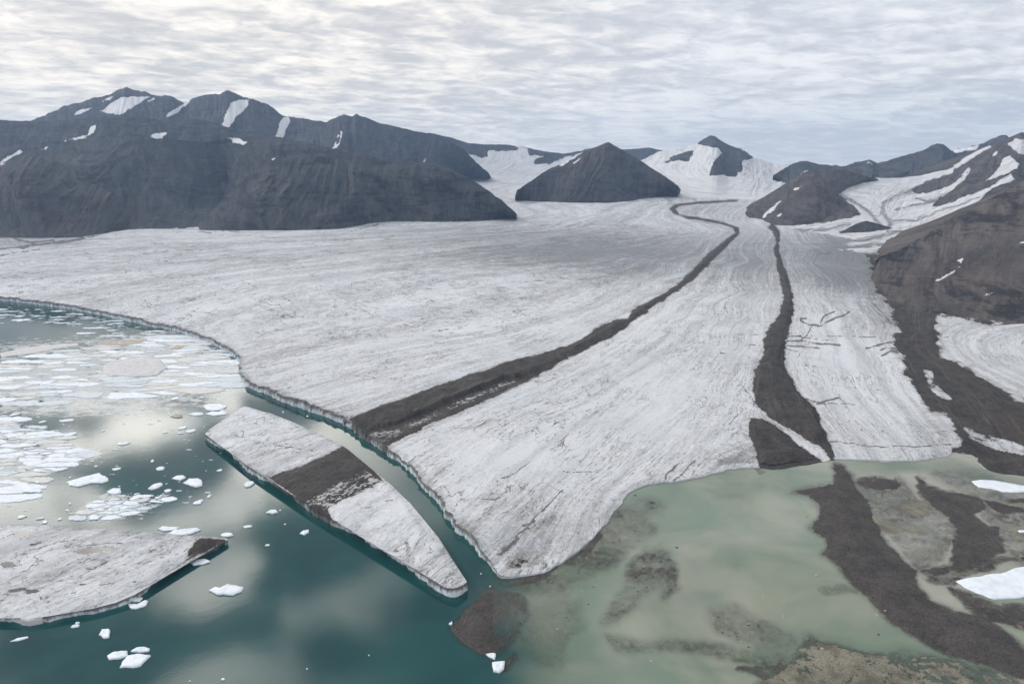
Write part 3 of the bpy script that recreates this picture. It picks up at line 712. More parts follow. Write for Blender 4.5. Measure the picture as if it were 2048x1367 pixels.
# polygon, height of its top, inside px to reach it, outside px to the deep, tan
SHOALS = [(SPIT, 5.0, 26, 16, 0), (KNOB, 4.0, 22, 10, 0),
          ([(983, 1184), (1031, 1190), (1055, 1208), (1060, 1235), (1038, 1262), (1003, 1290), (990, 1250), (985, 1210)], -.10, 4, 26, .2),
          ([(1003, 1322), (1018, 1310), (1035, 1297), (1037, 1305), (1016, 1330)], .3, 5, 8, 0),
          (ISLE, 1.0, 14, 12, .15), ([(1700, 955), (1740, 950), (1790, 961), (1800, 975), (1785, 982), (1745, 975), (1712, 966)], .8, 8, 10, 0),
          ([(1965, 1000), (2000, 1002), (2048, 1018), (2110, 1030), (2048, 1032), (2010, 1030), (1985, 1018)], .8, 8, 10, 0), ([(2030, 992), (2090, 995), (2100, 1004), (2035, 1001)], .7, 5, 6, 0),
          ([(1993, 1040), (2020, 1035), (2060, 1042), (2100, 1055), (2040, 1056)], .25, 8, 10, .4),
          ([(1893, 1168), (1930, 1185), (2000, 1213), (2060, 1205), (2300, 1230), (2300, 1300), (2048, 1262), (2005, 1246), (1950, 1238), (1915, 1215)], .8, 14, 12, .35),
          ([(1838, 1140), (1900, 1148), (1990, 1115), (2048, 1100), (2300, 1080), (2300, 1100), (2048, 1115), (1990, 1132), (1900, 1160), (1855, 1156)], .5, 8, 10, .45),
          ([(1591, 1300), (1619, 1278), (1656, 1297), (1707, 1308), (1776, 1312), (1810, 1302), (1861, 1315), (1912, 1315), (1964, 1338), (2048, 1367), (2300, 1460), (2300, 1700), (1500, 1700), (1520, 1380), (1560, 1345), (1585, 1325)], .10, 18, 30, .75),
          ([(1700, 985), (1725, 962), (1800, 968), (1850, 1005), (1900, 1035), (1912, 1070), (1880, 1112), (1835, 1140), (1800, 1100), (1762, 1060), (1742, 1010)], -.12, 10, 24, 1.0),
          ([(1880, 945), (1960, 960), (2100, 985), (2100, 1160), (2020, 1110), (1960, 1010)], -.22, 14, 40, .8),
          ([(1000, 1158), (1089, 1142), (1158, 1104), (1212, 1046), (1230, 1026), (1285, 1002), (1312, 1010), (1290, 1036), (1312, 1058), (1262, 1085), (1228, 1130), (1180, 1140), (1130, 1180), (1055, 1182)], -.34, 12, 34, .2),
          ([(1030, 1172), (1090, 1160), (1130, 1128), (1175, 1100), (1200, 1075), (1190, 1065), (1150, 1100), (1120, 1128), (1060, 1155)], .25, 8, 12, .1),
          ([(1290, 1100), (1330, 1098), (1352, 1130), (1357, 1180), (1340, 1197), (1318, 1172), (1294, 1184), (1240, 1240), (1215, 1242), (1252, 1165), (1262, 1130)], -.30, 12, 30, .22),
          ([(1040, 1240), (1120, 1195), (1160, 1200), (1162, 1240), (1135, 1270), (1112, 1330), (1080, 1325), (1060, 1280)], -.6, 12, 34, .3),
          ([(1215, 1275), (1290, 1288), (1400, 1290), (1480, 1300), (1560, 1305), (1620, 1320), (1600, 1345), (1540, 1335), (1400, 1308), (1230, 1300)], -.34, 10, 24, .35),
          ([(1425, 1225), (1480, 1222), (1530, 1250), (1580, 1275), (1600, 1300), (1560, 1310), (1500, 1282), (1440, 1262)], -.42, 12, 30, .3),
          ([(1480, 1340), (1560, 1330), (1620, 1345), (1640, 1360), (1540, 1362)], -.1, 8, 18, .2), ([(1290, 1005), (1300, 1008), (1312, 1014), (1300, 1020), (1288, 1014)], .3, 4, 6, 0),
          ([(1508, 938), (1520, 936), (1530, 943), (1518, 947)], .3, 4, 5, 0), ([(1640, 1175), (1690, 1172), (1720, 1185), (1650, 1186)], -.5, 6, 14, .2)]
A2, Y2 = np.meshgrid(ASP, YR[(YR < 3300)]); X2 = A2 * Y2
px, py = project(X2, Y2, 0 * X2)
Db = seg_dist(X2, Y2, FW, False)
insb = inside(X2, Y2, ICEPOLY)
lag = sstep(px - 1024 + (py - 1200) * .05, -75, 60)               # shallow lagoon on the right, deep lake on the left
nb = fbm(X2 / 30, Y2 / 30, 5, 61); nbf = fbm(X2 / 5, Y2 / 5, 3, 62); ns = fbm(X2 / 90, Y2 / 24, 5, 63)
wx = px + 26 * fbm(X2 / 60, Y2 / 70, 6, 64, .6); wy = py + 17 * fbm(X2 / 60 + 5, Y2 / 70, 6, 65, .6)
bz = -14 + 12.2 * lag + lag * (.7 * ns + .5 * nb); tan = np.zeros(X2.shape); sid = np.zeros(X2.shape, int)
for i, (pl, topz, si, sout, tn) in enumerate(SHOALS):
    a = sdf(px + (wx - px) * .35, py + (wy - py) * .35, pl, 70) if i < 2 else sdf(wx, wy, pl, 70)
    if topz > 0: zi = np.where(a > 0, topz * (1 - np.exp(-a / si)), 2.0 * np.maximum(-1, a / sout))
    else: zi = topz - 1.7 * sstep(a, si * .3, -sout)
    zi = np.where(a <= -69, -99, zi)
    m = zi > bz
    bz = np.where(m, zi, bz); tan = np.where(m, tn, tan)
    if i < 2: sid = np.where(m & (zi > 0), i + 1, sid)
emer = sstep(bz, -1.5, .2)
bz = bz + emer * (.40 * ns + .38 * nb + .40 * nbf) + sstep(bz, .3, 3) * (1.0 * nb + .25 * nbf)
# the land to the right dips under the water's edge
bz = np.where(insb, np.minimum(bz, -1.0), bz)
V = np.stack([X2, Y2, bz], -1).reshape(-1, 3); Fc = grid_faces(*X2.shape)
kf = ((~insb | (Db < 60)).ravel())[Fc].all(1)
sf_ = sid.ravel(); fid = np.where((sf_[Fc] > 0).sum(1) >= 3, sf_[Fc].max(1), 0)
parts = split(V, Fc[kf], fid[kf], dict(tan=tan.ravel()))
for i, nm, lb, ct in ((0, 'lake_bed', 'lake bed of gravel and silt showing through the shallow green water', 'lake bed'),
                      (1, 'gravel_ridge', 'long dark gravel ridge running from the ice edge to the bottom right corner', 'gravel ridge'),
                      (2, 'gravel_spit', 'small dark gravel point reaching into the teal lake', 'gravel spit')):
    tag(mesh_obj(nm, *parts[i][:2], M_BED, parts[i][2]), lb, ct, kind='structure')

depth = np.maximum(-bz, 0)
turb = 1 - .90 * np.exp(-depth / .58)
silt = sstep(px + (py - 1180) * -.1 + 18 * ns, 955, 1130) * (1 - .35 * sstep(py, 1250, 1420) * sstep(1350 - px, 0, 250))
silt = np.where(py < 900, np.maximum(silt * 0, sstep(px, 1400, 1500)), silt)
pale = .75 * sstep(px, 1690, 1760) * sstep(py, 1230, 1120) + .5 * sstep(fbm(X2 / 130, Y2 / 150, 3, 71), .05, .5) * sstep(px, 1150, 1400)
pale = pale * (1 - .9 * sstep(sdf(px, py, [(1680, 925), (1900, 918), (2000, 945), (2100, 960), (2100, 975), (1950, 962), (1850, 940), (1720, 945)], 40), -10, 6))

# big bergs (outline: far edge traced at its crown, near edge at its waterline)
BERG1_FAR = [(416, 866), (421, 853), (452, 843), (481, 810), (517, 817), (555, 832), (603, 850), (641, 867), (699, 891), (709, 905), (730, 925), (766, 961),
             (795, 980), (823, 1018), (850, 1046), (874, 1070), (898, 1104), (905, 1128), (926, 1159)]
BERG1_NEAR = [(935, 1178), (909, 1193), (895, 1187), (854, 1156), (830, 1137), (768, 1107), (709, 1073), (682, 1056), (641, 1037), (596, 1004), (548, 973), (513, 956), (483, 929), (452, 896), (421, 884), (413, 877)]
BERG2_FAR = [(-260, 1090), (-120, 1052), (0, 1048), (61, 1047), (131, 1048), (171, 1055), (244, 1063), (305, 1066), (351, 1070), (397, 1072), (439, 1074), (450, 1077)]
BERG2_NEAR = [(453, 1085), (427, 1103), (381, 1124), (330, 1148), (290, 1176), (262, 1199), (232, 1211), (183, 1225), (122, 1237), (61, 1250), (0, 1252), (-120, 1250), (-260, 1200)]

def slab(name, far, near, ztop, step, wallh, debf, seed, pids=None):
    """a floating ice block: cracked walls, a bevelled crown, an uneven top"""
    o_f = on_plane(*np.array(far, float).T, ztop); o_n = on_plane(*np.array(near, float).T, 0.0)
    out = chaikin(np.vstack([o_f, o_n]), 1, True)
    P, s = resample(out, step * .8, True)
    T = np.roll(P, -1, 0) - np.roll(P, 1, 0); T /= np.linalg.norm(T, axis=1)[:, None]
    area = .5 * np.sum(P[:, 0] * np.roll(P[:, 1], -1) - np.roll(P[:, 0], -1) * P[:, 1])
    N = np.stack([T[:, 1], -T[:, 0]], -1) * np.sign(area)
    P = P + N * (5.5 * fbm(s / 34, 0 * s, 6, seed, .68) + 9 * fbm(s / 130, 0 * s, 2, seed + 1) + 2.2 * fbm(s / 9, 0 * s, 3, seed + 2))[:, None]
    lo, hi = P.min(0), P.max(0)
    gx, gy = np.meshgrid(np.arange(lo[0], hi[0], step), np.arange(lo[1], hi[1], step))
    gx = gx + RNG.uniform(-.25, .25, gx.shape) * step; gy = gy + RNG.uniform(-.25, .25, gy.shape) * step
    d = sdf(gx.ravel(), gy.ravel(), P, 5); k = d > step * .7
    pts = np.vstack([P, np.stack([gx.ravel()[k], gy.ravel()[k]], -1)])
    n = len(P)
    r = delaunay_2d_cdt([Vector(q) for q in pts], [(i, (i + 1) % n) for i in range(n)], [], 1, 1e-4, True)
    VT = np.array([tuple(q) for q in r[0]]); FT = [list(f) for f in r[2]]
    omap = {}
    for i, src in enumerate(r[3]):
        for q in src: omap[q] = i
    dd_ = sdf(VT[:, 0], VT[:, 1], P, 5)
    hb = wallh(VT[:, 0], VT[:, 1]) * (1 + .22 * fbm(VT[:, 0] / 30, VT[:, 1] / 30, 3, seed + 13))
    z = hb * (.80 + .20 * sstep(dd_, -2, 12)) + 1.7 * fbm(VT[:, 0] / 28, VT[:, 1] / 35, 4, seed + 3) * sstep(dd_, 0, 12) + .45 * fbm(VT[:, 0] / 7, VT[:, 1] / 7, 3, seed + 4) * sstep(dd_, -1, 5)
    top = np.column_stack([VT, z])
    idx = np.array([omap[i] for i in range(n)])
    # walls
    rings = []; base = len(top); vl = np.linspace(1, 0, 8)[1:]
    zt = z[idx]; wv = [top]; sv_ = [np.zeros(len(top))]; vv_ = [np.ones(len(top))]
    blk = fbm(s / 9, 0 * s, 3, seed + 7, .6)
    for v in vl:
        off = (1 - v) * .8 + np.sin(v * math.pi) * (blk * 1.1 + .8 * fbm(s / 4, 0 * s + v * 2, 2, seed + 8))
        q = P + N * off[:, None]; wv.append(np.column_stack([q, -1.2 + (zt + 1.2) * v])); sv_.append(s); vv_.append(np.full(n, v))
    F_w = []
    prev = idx
    for k_ in range(len(vl)):
        cur = base + k_ * n + np.arange(n)
        for i in range(n):
            j = (i + 1) % n
            q = [int(prev[i]), int(prev[j]), int(cur[j]), int(cur[i])]
            F_w.append(q if area < 0 else q[::-1])
        prev = cur
    allV = np.concatenate(wv)
    px_, py_ = project(allV[:, 0], allV[:, 1], allV[:, 2])
    # walls take the debris of the edge above them
    deb = debf(px_, py_, allV[:, 0], allV[:, 1])
    for k_ in range(len(vl)): deb[base + k_ * n: base + (k_ + 1) * n] = deb[idx]
    cen = allV[:, :2].mean(0); org = (cen[0], cen[1], 0)
    topattr = dict(psi=psi_at(top[:, 0], top[:, 1]), along=(top[:, 0] + top[:, 1]) * .0007, debris=deb[:base], dirt=.42 + .30 * (1 - sstep(dd_, 0, 13)) + .35 * fbm(VT[:, 0] / 26, VT[:, 1] / 26, 4, seed + 15) - .22, line=np.zeros(base), brown=np.zeros(base))
    return dict(top=top, FT=FT, topattr=topattr, wall=(allV, F_w, dict(s=np.concatenate(sv_), v=np.concatenate(vv_), z0=allV[:, 2], debris=deb, low=0 * deb)), origin=org, out=P, base=base, pxy=(px_[:base], py_[:base]))

def sub_tri(S, fids):
    FT = S['FT']; out = {}
    tri = np.array([f for f in FT if len(f) == 3]); fi = fids[[i for i, f in enumerate(FT) if len(f) == 3]]
    return split(S['top'], tri, fi, S['topattr'])

BAND = [(536, 962), (544, 951), (592, 937), (641, 913), (695, 889), (706, 903), (730, 925), (768, 960), (744, 973), (692, 994), (655, 1018), (668, 1048), (640, 1036), (592, 1006), (548, 976)]
BANDM = [(640, 985), (690, 955), (730, 935), (766, 961), (744, 973), (692, 994), (655, 1018), (610, 1010), (600, 1000)]
def b1deb(px, py, x, y):
    a = (sdf(px, py, BAND) + 3 * fbm(x / 18, y / 18, 4, 81)) / 5
    mo = sdf(px, py, BANDM)
    return np.clip(np.where(mo > -4, np.minimum(a, .40 - .42 * sstep(mo, -4, 8)), a), -1, 1)
S = slab('tabular_iceberg', BERG1_FAR, BERG1_NEAR, 14, 2.6, lambda x, y: 14 + 0 * x, b1deb, 101)
px_, py_ = S['pxy']
S['topattr']['line'] = .9 * line_mask(px_, py_, [([(570, 895), (590, 892), (610, 888)], 1.4), ([(770, 1003), (785, 1000)], 1.6), ([(720, 1015), (740, 1012)], 1.2), ([(560, 940), (640, 905)], 1.0), ([(500, 880), (620, 900)], .7)])
S['topattr']['dirt'] += .35 * np.exp(-((px_ - 800) / 60) ** 2 - ((py_ - 1075) / 40) ** 2)
fids = np.array([int((S['topattr']['debris'][f] > 0).all()) for f in S['FT']])
pr = sub_tri(S, fids)
berg1 = mesh_obj('tabular_iceberg', pr[0][0], pr[0][1], M_ICE, pr[0][2], origin=S['origin'])
tag(berg1, 'long flat iceberg with a dark gravel band across it, beside the narrow channel', 'iceberg')
mesh_obj('debris_band', pr[1][0], pr[1][1], M_ICE, pr[1][2], parent=berg1, origin=S['origin'])
mesh_obj('ice_wall', *S['wall'][:2], M_CLIFF, S['wall'][2], parent=berg1, origin=S['origin'])
out1 = S['out']

TIP = [(376, 1098), (398, 1074), (430, 1073), (452, 1077), (450, 1086), (421, 1098), (378, 1122), (372, 1112)]
S = slab('flat_iceberg', BERG2_FAR, BERG2_NEAR, 10, 2.0, lambda x, y: 10 + 0 * x, lambda px, py, x, y: np.clip((sdf(px, py, TIP) - 2 + 5 * fbm(x / 7, y / 7, 4, 82)) / 6, -1, 1), 131)
px_, py_ = S['pxy']
PONDS = [(186, 1099, 40, 6.5), (237, 1112, 7, 3.5), (13, 1129, 16, 6), (36, 1178, 24, 4), (66, 1180, 16, 5), (178, 1136, 16, 2.2), (218, 1166, 20, 2.2), (45, 1066, 20, 5), (165, 1168, 9, 2)]
pm = np.zeros(len(px_))
for i, (cx, cy, rx, ry) in enumerate(PONDS):
    e = 1 - np.hypot((px_ - cx) / rx, (py_ - cy + (px_ - cx) * .12) / ry) + .28 * fbm(px_ / 9, py_ / 5, 3, 91)
    pm = np.where(e > 0, i + 1, pm)
    S['topattr']['line'] = np.maximum(S['topattr']['line'], .55 * np.clip(1 - np.abs(e) * 5, 0, 1))
S['topattr']['line'] = np.maximum(S['topattr']['line'], .9 * line_mask(px_, py_, [([(150, 1092), (190, 1088), (240, 1084)], 1.5), ([(115, 1085), (158, 1080)], 1.4), ([(232, 1152), (245, 1140)], 1.4), ([(0, 1075), (50, 1062)], 1.6), ([(10, 1170), (60, 1168)], 1.2), ([(60, 1090), (85, 1085)], 2.2)]))
sp = fbm(S['top'][:, 0] / 4, S['top'][:, 1] / 4, 2, 95)
S['topattr']['line'] = np.maximum(S['topattr']['line'], .65 * sstep(sp, .5, .66))
S['topattr']['dirt'] += .04
S['top'][:, 2] = np.where(pm > 0, 9.6, S['top'][:, 2])
fids = []
for f in S['FT']:
    a = pm[f]; d_ = S['topattr']['debris'][f]
    fids.append(int(a[0]) if (a > 0).all() else (50 if (d_ > 0).all() else 0))
pr = sub_tri(S, np.array(fids))
berg2 = mesh_obj('flat_iceberg', pr[0][0], pr[0][1], M_ICE, pr[0][2], origin=S['origin'])
tag(berg2, 'large dirty white iceberg with melt ponds and a dark pointed tip at the left edge', 'iceberg')
for k in sorted(pr):
    if k == 50: mesh_obj('debris_tip', pr[k][0], pr[k][1], M_ICE, pr[k][2], parent=berg2, origin=S['origin'])
    elif k > 0: mesh_obj('melt_pond', pr[k][0], pr[k][1], M_POND, pr[k][2], parent=berg2, origin=S['origin'])
mesh_obj('ice_wall', *S['wall'][:2], M_CLIFF, S['wall'][2], parent=berg2, origin=S['origin'])
out2 = S['out']

FIELDS_PX = [
 [(-60, 842), (20, 836), (40, 852), (85, 862), (122, 880), (118, 893), (150, 893), (186, 902), (178, 908), (145, 912), (138, 920), (100, 933), (62, 955), (58, 972), (45, 985), (20, 1002), (-60, 1006)],
 [(-40, 735), (60, 722), (150, 704), (250, 690), (340, 672), (400, 690), (440, 705), (462, 728), (468, 760), (455, 775), (400, 782), (300, 792), (230, 795), (100, 802), (-40, 806)],
 [(138, 1034), (180, 1016), (215, 998), (262, 990), (300, 998), (332, 986), (328, 1000), (290, 1012), (275, 1028), (230, 1030), (190, 1042), (160, 1032)],
 [(0, 618), (60, 620), (130, 622), (180, 634), (260, 655), (330, 672), (300, 680), (240, 680), (190, 660), (100, 640), (0, 640)]]
# water sheet; submerged ice feet tint it turquoise right beside the bergs
g = np.zeros(X2.shape)
for out_, amt in ((out1, .0), (out2, .25)):
    m = (X2 > out_[:, 0].min() - 30) & (X2 < out_[:, 0].max() + 30) & (Y2 > out_[:, 1].min() - 30) & (Y2 < out_[:, 1].max() + 30)
    dd2 = seg_dist(X2[m], Y2[m], out_); g[m] = np.maximum(g[m], amt * (1 - sstep(dd2, 1, 11)))
g = np.maximum(g, .08 * (1 - sstep(Db, 1, 18)) * (1 - silt))
V = np.stack([X2, Y2, 0 * X2], -1).reshape(-1, 3)
Fc = grid_faces(*X2.shape)
kf = ((~insb | (Db < 12)).ravel())[Fc].all(1)
slush = np.zeros(X2.shape)
for pl, am in ((FIELDS_PX[0], .9), (FIELDS_PX[1], 1.0), (FIELDS_PX[2], .7), ([(0, 690), (300, 668), (440, 700), (480, 740), (460, 800), (300, 830), (0, 830)], .6)):
    slush = np.maximum(slush, am * sstep(sdf(wx, wy, pl, 40), -14, 10))
wp = split(V, Fc, np.where(kf, 0, 1), dict(turb=turb.ravel(), silt=silt.ravel(), pale=np.clip(pale, 0, 1).ravel(), glow=g.ravel(), slush=slush.ravel()))
tag(mesh_obj('lake_water', *wp[0][:2], M_WATER, wp[0][2]), 'teal lake turning milky green in the shallow lagoon', 'water', kind='structure')

# ---------------------------------------------------------------- mountains
def mountain(name, label, ctrl, snow=(), grime=(), crag=.8, brown=(), rib=(55, 170), seed=0, dirty=.5, tone=0.0, baseice=True, ncol=None, nrow=110, jag=5.0, flow=None, back=1.0, rock=(), allsnow=False, talus=1.0, base_sink=25):
    """ctrl rows: crest px, py, distance Y; foot px, py (on the ice); bulge in metres (+ towards the valley)"""
    C_ = np.array([c[:5] for c in ctrl], float); bul = np.array([c[5] if len(c) > 5 else 0 for c in ctrl], float)
    by = [c[6] if len(c) > 6 else None for c in ctrl]
    dx, dy, dd = ray(C_[:, 0], C_[:, 1]); k = C_[:, 2] / dy
    crest = np.stack([k * dx, C_[:, 2], H + k * dd], -1)
    foot = on_ice(C_[:, 3], C_[:, 4])
    for i, b in enumerate(by):
        if b is not None:
            dx, dy, dd = ray(C_[i, 3], C_[i, 4]); kk = b / dy; foot[i] = (kk * dx, b, H + kk * dd)
    wpx = np.abs(np.diff(C_[:, 0])) + np.abs(np.diff(C_[:, 1])); u = np.r_[0, np.cumsum(np.maximum(wpx, np.abs(np.diff(C_[:, 3]))))]
    n = ncol or int(u[-1] / 2.2)
    uu = np.linspace(0, u[-1], n)
    def sm(a):
        r = np.interp(uu, u, a); w_ = 1
        k_ = np.ones(2 * w_ + 1) / (2 * w_ + 1)
        return np.convolve(np.pad(r, w_, mode='edge'), k_, 'valid')
    cr = np.stack([sm(crest[:, i]) for i in range(3)], -1); ft = np.stack([sm(foot[:, i]) for i in range(3)], -1); bu = sm(bul)
    L = np.r_[0, np.cumsum(np.linalg.norm(np.diff(cr[:, :2], axis=0), axis=1))]
    cr[:, 2] += jag * 1.6 * fbm(L / 70, 0 * L, 6, seed + 1, .7)
    v = np.linspace(0, 1, nrow)[:, None]
    hgt = (cr[:, 2] - ft[:, 2])[None]; run = np.linalg.norm(cr[:, :2] - ft[:, :2], axis=1)[None]
    Xm = ft[None, :, 0] * (1 - v) + cr[None, :, 0] * v
    Ym = ft[None, :, 1] * (1 - v) + cr[None, :, 1] * v
    Zm = ft[None, :, 2] + hgt * v ** (1.0 + .12 * talus)
    Lg = np.repeat(L[None], nrow, 0)
    sl_ = np.sqrt(hgt ** 2 + run ** 2) * v
    env = np.sin(np.pi * np.clip(v, 0, 1)) ** .7
    wav = 90 * fbm(Lg / 500, sl_ / 600, 3, seed + 5) + .55 * sl_ * np.clip(2.2 * fbm(Lg / 800, 0 * Lg + seed, 2, seed + 21), -1, 1)
    r1 = fbm((Lg + wav) / rib[1], sl_ / (rib[1] * 5.5), 4, seed + 2, .5, ridged=True)
    r2 = fbm((Lg + wav * .5) / (rib[1] * .3), sl_ / (rib[1] * 1.8), 4, seed + 3, .55, ridged=True)
    r3 = fbm(Xm / 60, Zm / 50 + Ym / 80, 5, seed + 4)
    big = fbm(Lg / (rib[1] * 4), sl_ / 900, 2, seed + 6)
    sc_ = np.clip(hgt / 350, .12, 1)
    disp = env * sc_ * (rib[0] * .62 * r1 + rib[0] * .20 * r2 + rib[0] * 1.1 * big) + env * bu[None] + 9 * r3 * env * sc_
    Ym = Ym - disp * .8; Zm = Zm + disp * .25
    ribA = r1 * .6 + r2 * .4
    # sink the foot below the ice
    skirt = np.stack([ft[:, 0], ft[:, 1] - 30, ft[:, 2] - base_sink - 30], -1)[None]
    Vf = np.stack([Xm, Ym, Zm], -1)
    # far side
    nb_ = 26; vb = np.linspace(0, 1, nb_ + 1)[1:, None]
    Xb = cr[None, :, 0] * (1 + .10 * vb); Yb = cr[None, :, 1] + run * 1.0 * back * vb + 60 * vb; Zb = cr[None, :, 2] - (hgt + 60) * vb
    r4 = fbm(Lg[:1] / rib[1] + 0 * vb, vb * 3, 4, seed + 9, ridged=True); Yb = Yb + np.sin(vb * np.pi) * rib[0] * r4
    Vb = np.stack([Xb, Yb, Zb], -1)
    V = np.concatenate([skirt, Vf, Vb]); nr = V.shape[0]
    PX, PY = project(V[..., 0], V[..., 1], V[..., 2])
    f1 = fbm(PX / 14, PY / 9, 4, seed + 11)
    front = np.zeros(PX.shape, bool); front[:1 + nrow] = True
    sn = np.full(PX.shape, -1.0)
    if allsnow: sn[front] = 1.0
    sid = np.zeros(PX.shape, int)
    for i, pl in enumerate(snow):
        a = (sdf(PX, PY, pl, 40) + 2.6 * f1) / 2.0
        a[~front] = -1
        sid = np.where((a > 0) & (a > sn), i + 1, sid); sn = np.maximum(sn, a)
    for pl in rock:
        a = (sdf(PX, PY, pl, 40) + 3.2 * f1) / 2.2
        sn = np.where(front, np.minimum(sn, -a), sn)
    sid = np.where(sn > 0, np.maximum(sid, 1), 0)
    br = np.zeros(PX.shape)
    for pl in brown: br = np.maximum(br, sstep(sdf(PX, PY, pl, 40), -12, 12))
    UU = np.concatenate([Lg[:1], Lg, np.repeat(L[None], nb_, 0)]); VV = np.concatenate([0 * Lg[:1], sl_, hgt + 0 * Xb + vb * 300])
    RB = np.concatenate([ribA[:1], ribA, np.zeros((nb_, n))])
    if flow is None: ps, al = UU, VV
    else:
        P_, v_ = [], []
        for val, pl in flow:
            q, _ = resample(np.array(pl, float), 25); P_.append(q / 400); v_ += [val] * len(q)
        P_ = np.vstack(P_); wt = tps_fit(P_, np.array(v_), 1e-3)
        X = np.stack([PX.ravel(), PY.ravel()], -1) / 400; d = np.sqrt(((X[:, None] - P_[None]) ** 2).sum(2)) + 1e-9
        ps = ((d * d * np.log(d)) @ wt[:-3] + wt[-3] + X @ wt[-2:]).reshape(PX.shape) * 200; al = (V[..., 0] + V[..., 1]) * .7
    gr = np.zeros(PX.shape)
    for pl, wd in grime:
        q = np.array(pl, float); dq = seg_dist(PX + 4 * f1, PY + 3 * f1, q, False); gr = np.maximum(gr, np.clip(1.2 - dq / wd, 0, 1))
    att = dict(grime=gr, crag=np.full(PX.shape, crag), u=UU, vv=VV, snow=np.clip(sn, -1, 1), brown=br, rib=RB, tone=np.full(PX.shape, tone), psi=ps, along=al, dirty=np.full(PX.shape, dirty))
    att = {k_: a.ravel() for k_, a in att.items()}
    Fg = grid_faces(nr, n)[:, ::-1]
    fs = sid.ravel()[Fg]; fid = np.where((fs > 0).sum(1) >= 3, fs.max(1), 0)
    pr = split(V.reshape(-1, 3), Fg, fid, att)
    main = 0 if 0 in pr else min(pr)
    root = mesh_obj(name, *pr[main][:2], M_ROCK, pr[main][2]); tag(root, label, 'mountain', kind='structure')
    for k_ in pr:
        if k_ != main and len(pr[k_][1]) > 5:
            mesh_obj('ice_field' if allsnow or dirty > .55 else 'snow_patch', *pr[k_][:2], M_ROCK, pr[k_][2], parent=root)
    return root

# far left range
mountain('mountain_range', 'high blue grey mountain range at the far left with snow chutes',
 [(-420, 300, 8200, -400, 400), (-160, 262, 8400, -160, 400), (60, 242, 8600, 60, 400), (100, 226, 8700, 100, 400), (130, 212, 8800, 130, 400), (215, 188, 8900, 200, 400), (240, 179, 9000, 240, 400, 60), (254, 175, 9000, 250, 400, 120), (272, 180, 9000, 275, 400, 60), (292, 184, 9000, 290, 400),
  (305, 191, 9000, 305, 400), (320, 193, 9000, 320, 400), (337, 190, 9000, 335, 400), (352, 198, 9000, 350, 400, -100), (370, 206, 9000, 368, 400, -140), (385, 197, 8900, 385, 400, 0), (410, 191, 8900, 410, 400), (440, 188, 8900, 440, 400, 60), (457, 181, 8900, 457, 400, 130), (468, 185, 8900, 470, 400, 60), (485, 193, 8900, 488, 400), (510, 200, 8900, 510, 400), (540, 211, 9000, 540, 400),
  (560, 227, 9100, 560, 400), (575, 234, 9100, 575, 400, -60), (600, 237, 9100, 600, 400), (652, 244, 9100, 652, 400), (672, 236, 9100, 672, 400, 60), (688, 228, 9100, 688, 400, 110), (700, 232, 9100, 705, 400, 60)],
 snow=[[(212, 228), (202, 222), (225, 205), (245, 194), (298, 191), (300, 195), (270, 210), (240, 229)], [(148, 230), (160, 220), (183, 216), (165, 226)], [(203, 204), (215, 196), (228, 190), (220, 200)],
       [(328, 236), (352, 215), (380, 200), (382, 204), (355, 224), (332, 238)], [(290, 201), (308, 198), (296, 204)],
       [(441, 254), (450, 230), (462, 205), (478, 198), (497, 200), (497, 210), (475, 232), (456, 256)], [(552, 275), (558, 243), (566, 233), (580, 234), (578, 250), (566, 277)],
       [(650, 297), (655, 275), (662, 252), (672, 249), (688, 250), (684, 275), (674, 297)], [(768, 285), (772, 273), (776, 272), (773, 282)]],
 seed=200, tone=.0, rib=(110, 330), jag=14, dirty=.35, nrow=90)
mountain('mountain_shoulder', 'blue grey shoulder falling from the far left range to the first side glacier',
 [(640, 262, 8300, 640, 400), (680, 236, 8600, 680, 400), (690, 229, 8700, 690, 395), (704, 234, 8700, 704, 390), (713, 228, 8700, 713, 388, 60), (730, 235, 8700, 730, 385, 30), (760, 246, 8700, 760, 380), (800, 255, 8700, 800, 375), (832, 263, 8700, 830, 370), (870, 268, 8700, 865, 366, 60), (900, 281, 8600, 890, 362, 40), (930, 300, 8500, 915, 360), (950, 322, 8300, 940, 357), (970, 340, 8000, 960, 354), (978, 346, 7900, 976, 350)],
 snow=[[(768, 285), (772, 273), (776, 272), (773, 282)], [(845, 324), (850, 316), (855, 315), (848, 324)]], seed=230, tone=.0, rib=(90, 260), jag=8, dirty=.2, nrow=80)
